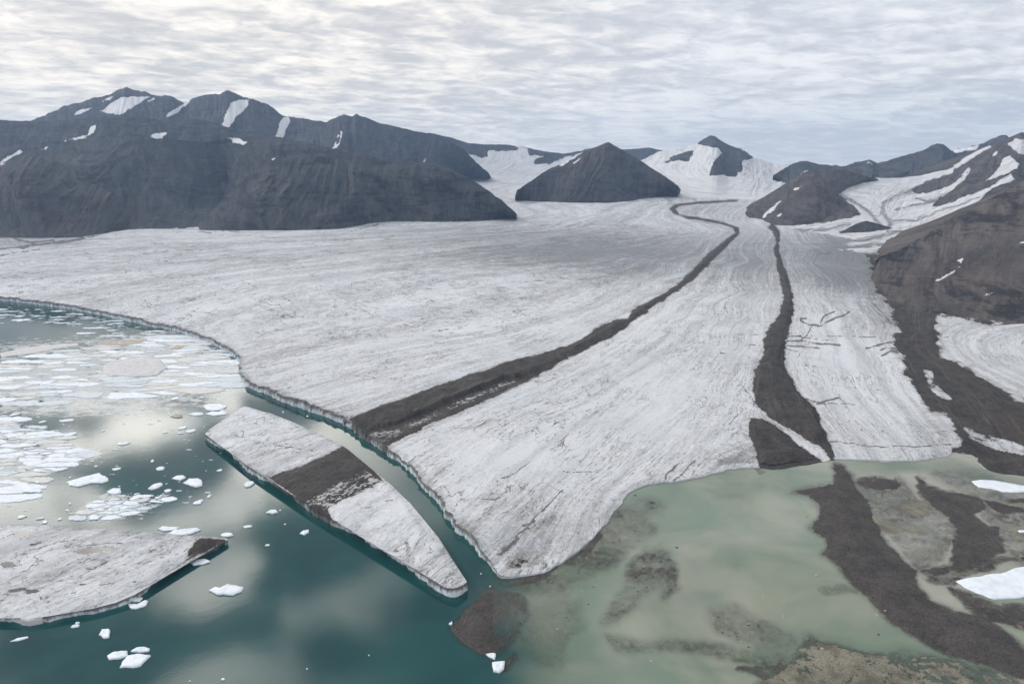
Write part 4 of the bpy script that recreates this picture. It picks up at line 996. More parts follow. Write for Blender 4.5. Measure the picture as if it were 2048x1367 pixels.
mountain('far_ridge', 'low reddish brown ridge at the head of the left side glacier',
 [(820, 266, 10600, 820, 351), (870, 268, 10600, 870, 351), (900, 274, 10600, 900, 351), (935, 286, 10600, 935, 351), (975, 289, 10800, 965, 351), (1010, 289, 10900, 1000, 351), (1030, 291, 10900, 1020, 351), (1050, 293, 10900, 1045, 351), (1064, 298, 10900, 1064, 351), (1100, 304, 10900, 1090, 351), (1130, 307, 10900, 1120, 351), (1160, 302, 10900, 1150, 351), (1172, 298, 10900, 1170, 351), (1195, 294, 10900, 1195, 351), (1250, 299, 11300, 1240, 351), (1300, 295, 11400, 1290, 351), (1330, 302, 11400, 1330, 351)],
 allsnow=True, rock=[[(700, 200), (940, 270), (975, 280), (1012, 286), (1035, 296), (1034, 302), (1000, 302), (975, 298), (974, 312), (965, 318), (935, 306), (800, 300)], [(1052, 290), (1110, 298), (1180, 290), (1240, 280), (1330, 290), (1335, 305), (1250, 340), (1180, 320), (1170, 305), (1150, 311), (1120, 318), (1098, 328), (1070, 327), (1072, 316), (1086, 313), (1058, 309)]],
 brown=[[(900, 280), (1040, 280), (1040, 310), (900, 310)]], seed=260, tone=.0, rib=(18, 200), jag=6, dirty=.7, nrow=80, base_sink=70,
 flow=[(0, [(975, 300), (960, 330), (900, 330)]), (1, [(1000, 300), (1010, 320), (940, 345)]), (2, [(1040, 300), (1060, 318), (1000, 345)]), (3, [(1130, 320), (1100, 335), (1060, 345)]), (4, [(1190, 300), (1160, 325), (1120, 345)])])
# snow covered mountain at the valley's head
mountain('snowy_mountain', 'dark peaked mountain wrapped in glaciers at the head of the valley',
 [(1225, 345, 8600, 1260, 368, 0), (1262, 330, 9000, 1275, 372, 0), (1290, 317, 9400, 1290, 378, 0), (1320, 302, 9600, 1320, 386, 0), (1360, 297, 9600, 1350, 392, 0), (1385, 291, 9500, 1380, 396, 0), (1395, 286, 9500, 1395, 396, 60), (1408, 277, 9500, 1408, 396, 80), (1420, 270, 9500, 1420, 396, 120), (1428, 271, 9500, 1428, 396, 120), (1442, 281, 9500, 1440, 396, 60),
  (1458, 291, 9500, 1455, 396), (1482, 297, 9500, 1480, 397), (1495, 305, 9500, 1492, 398), (1506, 314, 9500, 1505, 399), (1525, 319, 9600, 1520, 400), (1545, 327, 9700, 1540, 400), (1580, 329, 9800, 1560, 400), (1620, 330, 9900, 1590, 398), (1700, 331, 9900, 1660, 396)],
 allsnow=True, rock=[[(1390, 288), (1422, 262), (1462, 288), (1510, 312), (1487, 321), (1483, 339), (1470, 352), (1421, 349), (1426, 324), (1444, 306), (1439, 294), (1406, 292)], [(1331, 325), (1345, 313), (1359, 306), (1391, 296), (1386, 310), (1377, 321)]],
 seed=300, tone=.0, rib=(60, 190), jag=7, dirty=.62, nrow=110,
 flow=[(0, [(1320, 305), (1300, 330), (1330, 360), (1420, 378)]), (1, [(1395, 300), (1370, 330), (1380, 350), (1440, 372)]), (2, [(1430, 300), (1410, 330), (1440, 355), (1500, 372)]), (3, [(1510, 320), (1500, 345), (1540, 370)]), (4, [(1560, 330), (1560, 345), (1600, 365)]), (-1, [(1280, 340), (1310, 375), (1400, 392), (1560, 395)])])
# low hills on the right
mountain('far_hills', 'row of low dark blue hills behind the right side glacier',
 [(1545, 352, 7600, 1545, 372), (1561, 342, 7800, 1561, 375), (1582, 328, 8000, 1580, 378), (1604, 321, 8000, 1604, 380, 40), (1620, 323, 8000, 1620, 382, 40), (1636, 328, 8000, 1636, 384), (1660, 330, 8100, 1660, 386), (1688, 332, 8200, 1688, 388), (1710, 325, 8300, 1710, 390), (1725, 323, 8300, 1725, 390), (1737, 318, 8300, 1737, 390, 60), (1745, 321, 8300, 1745, 390), (1753, 326, 8300, 1753, 390), (1775, 321, 8200, 1775, 392),
  (1812, 310, 8100, 1812, 392), (1849, 300, 8000, 1849, 392, 60), (1862, 292, 8000, 1862, 392, 90), (1874, 287, 8000, 1874, 392, 120), (1892, 291, 8000, 1892, 392, 60), (1909, 306, 8100, 1909, 392), (1935, 306, 8300, 1935, 392), (1990, 300, 8500, 1990, 392), (2200, 290, 8600, 2200, 392)],
 snow=[[(1602, 347), (1622, 336), (1618, 340)], [(1838, 345), (1848, 338), (1846, 344)], [(1730, 326), (1737, 320), (1744, 328)]], seed=330, tone=.0, rib=(80, 230), jag=8, dirty=.3, nrow=80)
mountain('far_hills', 'jagged blue ridge behind the top right slope',
 [(1895, 310, 9500, 1895, 380), (1912, 298, 9600, 1912, 380), (1935, 294, 9600, 1935, 380), (1958, 290, 9600, 1958, 380), (1980, 280, 9500, 1980, 380), (1995, 273, 9400, 1995, 380), (2010, 269, 9400, 2010, 380, 50), (2024, 277, 9400, 2024, 380), (2060, 268, 9500, 2060, 380), (2250, 262, 9500, 2250, 380)],
 snow=[[(1898, 300), (1958, 289), (1950, 300), (1910, 305)]], seed=345, tone=.0, rib=(35, 160), jag=12, dirty=.2, nrow=60)
# the big right hand slope with its side glaciers
mountain('glaciated_slope', 'long grey slope at the right with side glaciers running down it',
 [(1640, 372, 6400, 1575, 452), (1673, 364, 6500, 1600, 462), (1702, 357, 6600, 1640, 480), (1750, 356, 6600, 1680, 500), (1794, 357, 6500, 1720, 512), (1830, 353, 6500, 1760, 520), (1856, 348, 6500, 1790, 524), (1900, 338, 6400, 1830, 526), (1922, 322, 6300, 1860, 528), (1945, 308, 6200, 1890, 528), (1980, 290, 6100, 1930, 528), (2000, 284, 6000, 1960, 526), (2024, 275, 5900, 1990, 524), (2036, 268, 5900, 2010, 522), (2044, 265, 5900, 2025, 520), (2060, 270, 5900, 2045, 518), (2120, 250, 5700, 2120, 516), (2300, 235, 5400, 2320, 512)],
 snow=[[(1560, 470), (1580, 448), (1650, 446), (1700, 436), (1722, 428), (1700, 405), (1665, 380), (1660, 358), (1702, 354), (1794, 354), (1856, 346), (1905, 338), (1905, 345), (1860, 360), (1820, 378), (1850, 385), (1890, 372), (1938, 336), (1942, 340), (1930, 360), (1880, 395), (1866, 412), (1905, 404), (1960, 380), (1985, 370), (2022, 348), (2030, 360), (1985, 378), (1960, 398), (1930, 425), (1900, 440), (1850, 470), (1815, 495), (1850, 500), (1800, 530), (1560, 530)],
       [(1898, 338), (1930, 315), (1972, 290), (1982, 293), (1962, 304), (1930, 325), (1905, 340)], [(1972, 362), (1995, 342), (2008, 316), (2020, 312), (2038, 326), (2036, 336), (2000, 352)],
       [(2016, 288), (2030, 278), (2060, 276), (2120, 290), (2120, 330), (2060, 312), (2036, 308)], [(1985, 312), (1994, 303), (1992, 309)]],
 rock=[[(1818, 383), (1840, 375), (1905, 357), (1935, 345), (1915, 362), (1880, 378), (1850, 387)], [(1865, 413), (1880, 398), (1898, 388), (1920, 380), (1906, 402)]],
 grime=[([(1915, 352), (1850, 372), (1795, 390), (1768, 405), (1765, 425), (1780, 445), (1775, 462)], 7), ([(1672, 385), (1712, 405), (1740, 425), (1765, 455)], 6), ([(1780, 440), (1830, 440), (1900, 415), (1960, 395)], 3),
        ([(1590, 462), (1660, 458), (1700, 452)], 7), ([(1560, 480), (1640, 488), (1740, 478), (1800, 462)], 8), ([(1600, 508), (1700, 512), (1800, 505)], 9), ([(1580, 492), (1650, 497), (1720, 494), (1830, 478)], 5), ([(1830, 395), (1860, 405), (1880, 400)], 4), ([(1790, 420), (1850, 405), (1900, 385)], 3), ([(1700, 525), (1760, 515), (1830, 500)], 8), ([(1555, 470), (1610, 492), (1680, 512), (1760, 526), (1840, 530)], 16)],
 seed=360, tone=.7, rib=(26, 200), jag=7, dirty=.85, nrow=170, talus=2.0,
 flow=[(0, [(1905, 342), (1800, 365), (1740, 385), (1700, 375)]), (1, [(1905, 345), (1830, 372), (1775, 395), (1765, 420), (1775, 440)]), (2, [(1940, 340), (1880, 385), (1800, 400), (1790, 430)]), (2.6, [(1900, 400), (1860, 420), (1820, 435), (1740, 450)]), (3.4, [(2022, 352), (1950, 390), (1900, 420), (1840, 450), (1720, 470)]), (4.2, [(2028, 360), (1930, 430), (1850, 470), (1720, 495), (1620, 500)]),
       (5, [(1850, 495), (1780, 512), (1680, 520)]), (-.6, [(1673, 370), (1700, 400), (1740, 425), (1760, 445)]), (3.0, [(1640, 455), (1700, 445), (1800, 445)])])
mountain('brown_shoulder', 'rounded brown hill behind the small dark pyramid at the right',
 [(1468, 431, 5300, 1470, 436), (1505, 406, 5500, 1500, 440), (1538, 388, 5700, 1530, 442), (1578, 362, 5900, 1560, 442), (1600, 350, 6000, 1580, 440), (1625, 341, 6000, 1605, 436), (1651, 338, 6050, 1630, 430), (1684, 339, 6100, 1655, 420), (1713, 346, 6200, 1675, 408), (1735, 353, 6300, 1685, 398), (1756, 358, 6400, 1690, 385)],
 snow=[[(1580, 385), (1590, 376), (1604, 373), (1592, 380)]], brown=[[(1540, 340), (1700, 340), (1700, 400), (1540, 400)]], tone=.8, seed=400, rib=(22, 130), jag=4, dirty=.3, nrow=80)
mountain('dark_pyramid', 'small dark pyramid hill beside the right side glacier',
 [(1478, 431, 5050, 1480, 434), (1520, 420, 5100, 1520, 443), (1560, 402, 5200, 1552, 450), (1590, 385, 5250, 1585, 451), (1612, 374, 5300, 1610, 450, 30), (1628, 368, 5300, 1630, 449, 60), (1640, 372, 5300, 1645, 447, 30), (1662, 384, 5250, 1665, 444), (1688, 402, 5150, 1690, 440), (1708, 420, 5050, 1706, 436), (1720, 430, 4980, 1719, 433)],
 snow=[[(1520, 432), (1545, 415), (1560, 400), (1562, 403), (1545, 422), (1528, 434)], [(1556, 432), (1563, 427), (1560, 431)]], brown=[[(1560, 390), (1630, 375), (1640, 400), (1560, 430)]], tone=.6, seed=420, rib=(26, 90), jag=4, dirty=.4, nrow=90)
mountain('dark_hillock', 'low dark hillock standing in the right side glacier',
 [(1676, 464, 3975, 1680, 466, 0, 3940), (1690, 459, 3985, 1690, 467, 0, 3935), (1702, 452, 4000, 1703, 467, 0, 3930), (1716, 446, 4020, 1718, 467, 0, 3930), (1733, 441, 4040, 1735, 466, 10, 3930), (1748, 445, 4040, 1750, 463, 0, 3945), (1764, 450, 4030, 1766, 459, 0, 3980), (1780, 454, 4020, 1780, 456, 0, 4000)], snow=[[(1668, 462), (1690, 458), (1700, 450), (1698, 455), (1688, 462)]], seed=440, tone=.3, rib=(8, 60), jag=2, nrow=50, base_sink=15)
# pyramid in the middle
mountain('pyramid_mountain', 'dark pyramid shaped mountain between the two arms of the glacier',
 [(1030, 392, 5750, 1031, 396), (1034, 380, 5900, 1037, 399), (1063, 361, 6100, 1060, 402), (1097, 338, 6350, 1090, 403), (1128, 325, 6500, 1118, 404, 60), (1166, 305, 6700, 1150, 405, 160), (1200, 291, 6850, 1180, 405, 210), (1209, 287, 6900, 1195, 405, 190), (1217, 284, 6900, 1210, 405, 150), (1226, 289, 6900, 1225, 405, 60), (1252, 304, 6800, 1250, 403, -90), (1279, 320, 6650, 1275, 400, -120), (1313, 342, 6400, 1305, 396), (1340, 360, 6200, 1333, 393), (1356, 372, 6050, 1350, 390), (1362, 380, 5950, 1360, 387)],
 snow=[[(1145, 326), (1155, 318), (1168, 310), (1160, 320), (1148, 329)], [(1120, 330), (1150, 308), (1164, 303), (1150, 314), (1126, 330)]], brown=[[(1130, 300), (1230, 300), (1230, 345), (1130, 345)]], seed=460, rib=(80, 190), jag=5, dirty=.3, nrow=120, tone=.15)
# middle and front ranges on the left
mountain('middle_ridge', 'grey rounded ridge between the front massif and the far left range',
 [(-420, 300, 6500, -420, 420), (-160, 262, 6600, -160, 420), (0, 240, 6700, 0, 420), (60, 242, 6700, 60, 420), (140, 240, 6700, 140, 420), (200, 233, 6700, 200, 420, 40), (260, 233, 6700, 260, 420), (330, 239, 6700, 330, 420), (380, 237, 6700, 380, 420, 60), (415, 241, 6700, 415, 420, 60), (445, 250, 6600, 445, 420), (480, 266, 6500, 480, 420), (520, 282, 6400, 520, 420), (600, 310, 6300, 600, 420)],
 snow=[[(130, 282), (145, 275), (175, 268), (183, 255), (194, 248), (190, 262), (180, 272), (150, 280)], [(300, 271), (318, 266), (334, 264), (325, 277), (310, 276)], [(456, 276), (478, 275), (493, 283), (486, 290), (466, 284)], [(0, 330), (0, 322), (40, 300), (45, 304)], [(82, 299), (95, 294), (90, 299)], [(302, 236), (320, 238), (312, 240)]],
 seed=500, rib=(110, 300), jag=5, dirty=.3, nrow=90)
mountain('front_massif', 'long dark massif with ribbed scree slopes along the left side of the glacier',
 [(-420, 350, 4700, -420, 480), (-160, 335, 4800, -160, 478), (-20, 338, 5000, -20, 473), (20, 322, 5050, 15, 473, 40), (62, 308, 5100, 45, 471, 140), (100, 312, 5200, 90, 474, 120), (127, 292, 5350, 130, 476, 60), (160, 280, 5450, 160, 475, 30), (192, 274, 5500, 185, 470, 0), (275, 269, 5550, 240, 459, -20), (327, 276, 5600, 290, 457, -60), (370, 282, 5700, 340, 457, -130), (410, 284, 5800, 375, 457, -230), (440, 281, 5850, 392, 458, -280), (470, 276, 5850, 412, 459, -180), (509, 272, 5800, 440, 460, -40), (545, 273, 5750, 490, 460, 80), (567, 276, 5700, 530, 460, 120), (612, 284, 5650, 580, 459, 80), (660, 296, 5600, 630, 458, 20), (700, 303, 5550, 680, 457, 40), (743, 312, 5500, 725, 450, 20), (772, 322, 5450, 752, 444), (805, 324, 5400, 790, 441, 30), (840, 324, 5350, 830, 442, 50), (858, 324, 5300, 860, 443, 50), (897, 336, 5200, 895, 443, 40), (935, 354, 5050, 930, 443, 20), (970, 376, 4900, 965, 441), (1008, 404, 4700, 1002, 437), (1025, 420, 4600, 1022, 433), (1034, 429, 4550, 1033, 430)],
 snow=[[(0, 334), (0, 326), (38, 302), (44, 300), (20, 322)], [(544, 318), (549, 316), (548, 320)], [(300, 271), (318, 266), (334, 264), (325, 277), (310, 276)], [(456, 276), (478, 275), (493, 283), (486, 290), (466, 284)], [(128, 283), (145, 276), (175, 270), (186, 262), (185, 272), (150, 281)]],
 brown=[[(0, 400), (300, 400), (300, 480), (0, 480)]], seed=532, rib=(120, 260), jag=5, dirty=.2, nrow=170)
mountain('left_buttress', 'dark craggy brown buttress at the left end of the front massif',
 [(-420, 350, 4650, -420, 480), (-160, 335, 4700, -160, 478), (-20, 338, 4850, -20, 475), (20, 322, 4900, 15, 476, 40), (45, 312, 4950, 40, 476, 60), (62, 308, 4950, 55, 476, 120), (80, 308, 4950, 70, 476, 140), (100, 313, 4930, 85, 476, 120), (130, 334, 4880, 105, 476, 60), (165, 357, 4800, 130, 476, 20), (195, 371, 4750, 155, 475), (222, 386, 4700, 180, 472), (250, 418, 4620, 205, 467), (272, 448, 4560, 235, 462), (282, 456, 4540, 262, 458)],
 brown=[[(-50, 330), (120, 315), (230, 400), (260, 455), (-50, 470)]], seed=611, rib=(70, 150), jag=12, dirty=.2, nrow=150, crag=1.0, tone=.15)
mountain('right_buttress', 'dark ribbed buttress forming the right half of the front massif',
 [(384, 457, 4560, 398, 459), (420, 427, 4650, 415, 460), (440, 405, 4720, 430, 460), (457, 388, 4780, 445, 460), (485, 362, 4860, 470, 460), (512, 338, 4940, 495, 460, 20), (530, 326, 4980, 515, 460, 50), (546, 318, 5000, 530, 460, 90), (575, 314, 5020, 560, 460, 90), (612, 310, 5040, 590, 460, 40), (650, 312, 5060, 630, 459, 10), (690, 322, 5040, 670, 457, 30), (720, 331, 5020, 700, 453, 60), (760, 330, 5000, 740, 447, 40), (805, 327, 5000, 790, 443, 20), (840, 326, 5000, 830, 443, 50), (858, 326, 5000, 860, 444, 60), (897, 338, 4950, 895, 444, 40), (935, 356, 4850, 930, 444, 20), (970, 378, 4750, 965, 442), (1008, 405, 4620, 1002, 438), (1024, 421, 4540, 1021, 434), (1033, 429, 4500, 1032, 431)],
 snow=[[(544, 320), (549, 317), (548, 322)]], seed=640, rib=(75, 130), jag=9, dirty=.2, nrow=150, crag=1.0, tone=.1)
# near slope on the right
mountain('near_slope', 'dark brown craggy slope rising at the right edge beside the ice',
 [(1760, 512, 2900, 1738, 560), (1790, 503, 2950, 1748, 582), (1812, 493, 3000, 1764, 604), (1830, 482, 3050, 1786, 622), (1867, 463, 3100, 1826, 640), (1904, 446, 3150, 1868, 650), (1936, 427, 3200, 1908, 652), (1958, 413, 3200, 1938, 652), (1977, 401, 3200, 1960, 652), (2013, 379, 3200, 2000, 650), (2050, 360, 3200, 2045, 646), (2100, 335, 3150, 2110, 640), (2200, 290, 3100, 2220, 632), (2500, 240, 3000, 2550, 620)],
 talus=4.0, snow=[[(1915, 522), (1925, 518), (1922, 525)], [(2030, 490), (2050, 480), (2050, 485)], [(1960, 590), (1985, 585), (1975, 590)], [(1870, 562), (1900, 545), (1925, 530), (1915, 540), (1880, 562)]],
 brown=[[(1790, 530), (1870, 500), (1960, 520), (2100, 480), (2100, 570), (1960, 580), (1800, 575)]], tone=1.0, seed=563, rib=(30, 150), jag=5, dirty=.3, crag=1.0, nrow=230, ncol=420)

# ---------------------------------------------------------------- floating ice
def floe(outline, h, mat, label=None, group=None, cat='ice floe', name='ice_floe', seed=0, rough=.10):
    """a floating plate: wet foot, undercut edge, bevelled rim and a humped top; outline in world metres"""
    P = np.asarray(outline, float)
    c = P.mean(0); per = np.linalg.norm(np.diff(np.vstack([P, P[:1]]), axis=0), axis=1).sum()
    Q, s = resample(P, max(per / 60, .6), True)
    size = per / 6.28
    rad = Q - c; rl = np.linalg.norm(rad, axis=1)[:, None] + 1e-6
    Q = Q + rad / rl * size * rough * fbm(s / (per / 9), 0 * s + seed * 3.7, 5, 700 + seed, .6)[:, None]
    n = len(Q); Vs = []
    for k, z in ((1.01, -.5), (1.0, .05), (.99, h * .75), (.965, h), (.62, h * 1.06), (.3, h * 1.1)):
        q = c + (Q - c) * k
        zz = z + (h * .22 * fbm(q[:, 0] / (size * .5 + 1), q[:, 1] / (size * .5 + 1), 3, seed + 5) if z > h * .5 else 0)
        Vs.append(np.column_stack([q, np.full(n, z) + zz]))
    V = np.concatenate(Vs + [np.array([[c[0], c[1], h * 1.15]])])
    Fl = []
    area = .5 * np.sum(Q[:, 0] * np.roll(Q[:, 1], -1) - np.roll(Q[:, 0], -1) * Q[:, 1])
    for r in range(5):
        for i in range(n):
            j = (i + 1) % n; f = [r * n + i, r * n + j, (r + 1) * n + j, (r + 1) * n + i]; Fl.append(f if area > 0 else f[::-1])
    for i in range(n):
        f = [5 * n + i, 5 * n + (i + 1) % n, 6 * n]; Fl.append(f if area > 0 else f[::-1])
    o = mesh_obj(name, V, Fl, mat, origin=(c[0], c[1], 0), smooth=True)
    tag(o, label, cat, group); return o

def px_poly(pl): return on_plane(*np.array(pl, float).T, 0.0)
def px_ell(cx, cy, rx, ry, tilt=0.0, seed=0, n=16):
    a = np.linspace(0, 2 * np.pi, n, endpoint=False); r = 1 + .55 * fbm(np.cos(a) * 1.6 + seed, np.sin(a) * 1.3 + seed * 2.1, 3, 900)
    x = rx * np.cos(a) * r; y = ry * np.sin(a) * r + tilt * rx * np.cos(a)
    return on_plane(cx + x, cy - y, 0.0)

def voronoi(poly, n, stretch, seed, shrink=.9, keep=1.0):
    rg = np.random.default_rng(seed); P = px_poly(poly); S_ = np.array([1 / stretch, 1.0]); P = P * S_
    lo, hi = P.min(0), P.max(0); pts = []
    A = (hi[0] - lo[0]) * (hi[1] - lo[1]); fill = abs(.5 * np.sum(P[:, 0] * np.roll(P[:, 1], -1) - np.roll(P[:, 0], -1) * P[:, 1])) / A
    rmin = .62 * math.sqrt(A * fill / n); tries = 0
    while len(pts) < n and tries < 9000:
        q = rg.uniform(lo, hi); tries += 1
        if not inside(np.array([q[0]]), np.array([q[1]]), P)[0]: continue
        if pts and np.min(np.linalg.norm(np.array(pts) - q, axis=1)) < rmin * rg.uniform(.45, 1.2): continue
        pts.append(q)
    pts = np.array(pts); out = []
    for i, p in enumerate(pts):
        d = np.linalg.norm(pts - p, axis=1); order = np.argsort(d)[1:20]; R = 2.0 * rmin
        cell = p + R * np.stack([np.cos(np.linspace(0, 2 * np.pi, 14, endpoint=False)), np.sin(np.linspace(0, 2 * np.pi, 14, endpoint=False))], -1)
        for j in order:
            m_ = (p + pts[j]) / 2; nn_ = pts[j] - p; new = []
            for k in range(len(cell)):
                a, b = cell[k], cell[(k + 1) % len(cell)]; da = (a - m_) @ nn_; db = (b - m_) @ nn_
                if da <= 0: new.append(a)
                if (da < 0) != (db < 0): new.append(a + (b - a) * da / (da - db))
            cell = np.array(new)
            if len(cell) < 3: break
        if len(cell) >= 3 and rg.uniform() < keep:
            c = cell.mean(0); sc__ = rg.uniform(.9, 1.0) if rg.uniform() > .25 else rg.uniform(.4, .8); out.append((c + (cell - c) * shrink * sc__) / S_)
    return out

FIELDS = [
 (FIELDS_PX[0], 74, 2.6, .97, .95, 0.5, M_FLOE, 'white plate in the dense ice raft at the left edge', 'plates of the dense ice raft'),
 (FIELDS_PX[1], 120, 3.0, .93, .82, 0.5, M_FLOE, 'pale plate in the broad belt of broken ice below the cliff', 'plates of the broad ice belt'),
 (FIELDS_PX[2], 30, 2.2, .90, .92, 0.5, M_FLOE, 'white fragment in the brash cluster above the left iceberg', 'fragments of the brash cluster'),
 (FIELDS_PX[3], 34, 3.2, .42, .9, 0.5, M_FLOE, 'small white floe on the dark water under the far ice cliff', 'floes on the dark water'),
]
for fi, (pl, n, stf, shr, keep, hgt, mt, lb, gp) in enumerate(FIELDS):
    for k, c in enumerate(voronoi(pl, n, stf, 40 + fi, shr, keep)):
        floe(c, hgt * random.uniform(.5, 1.3), random.choice((mt, mt, mt, M_FLOE2, M_FLOE3) if fi != 1 else (mt, M_FLOE2, M_FLOE3)), lb, gp, seed=k + fi * 200, rough=.30)

CH_V, CH_F = [], []
rgc = np.random.default_rng(3)
for pl, n in ((FIELDS_PX[1], 1500), (FIELDS_PX[0], 500), (FIELDS_PX[2], 260), (FIELDS_PX[3], 200), ([(0, 800), (420, 790), (480, 900), (420, 1000), (200, 1030), (0, 1040)], 160)):
    P = np.array(pl, float); c = 0
    while c < n:
        q = rgc.uniform(P.min(0) - 8, P.max(0) + 8); d_ = sdf(q[:1], q[1:], P, 30)[0]
        if d_ < -8 * rgc.uniform() ** 2: continue
        c += 1; w_ = on_plane(q[0], q[1]); r_ = rgc.choice([.8, 1.2, 2.0, 3.2]) * (w_[1] / 1500); m_ = 7; a_ = np.sort(rgc.uniform(0, 6.28, m_)); el_ = rgc.uniform(1.2, 3)
        o_ = np.stack([w_[0] + r_ * el_ * np.cos(a_), w_[1] + r_ * np.sin(a_)], -1); b_ = len(CH_V); h_ = rgc.uniform(.15, .5)
        CH_V += [(x, y, -.2) for x, y in o_] + [(x, y, h_) for x, y in o_]
        CH_F += [[b_ + k for k in range(m_, 2 * m_)]] + [[b_ + k, b_ + (k + 1) % m_, b_ + m_ + (k + 1) % m_, b_ + m_ + k] for k in range(m_)]
tag(mesh_obj('brash_ice', CH_V, CH_F, M_FLOE2, smooth=False), 'countless small chips of brash ice between the floes', 'brash ice', kind='stuff')

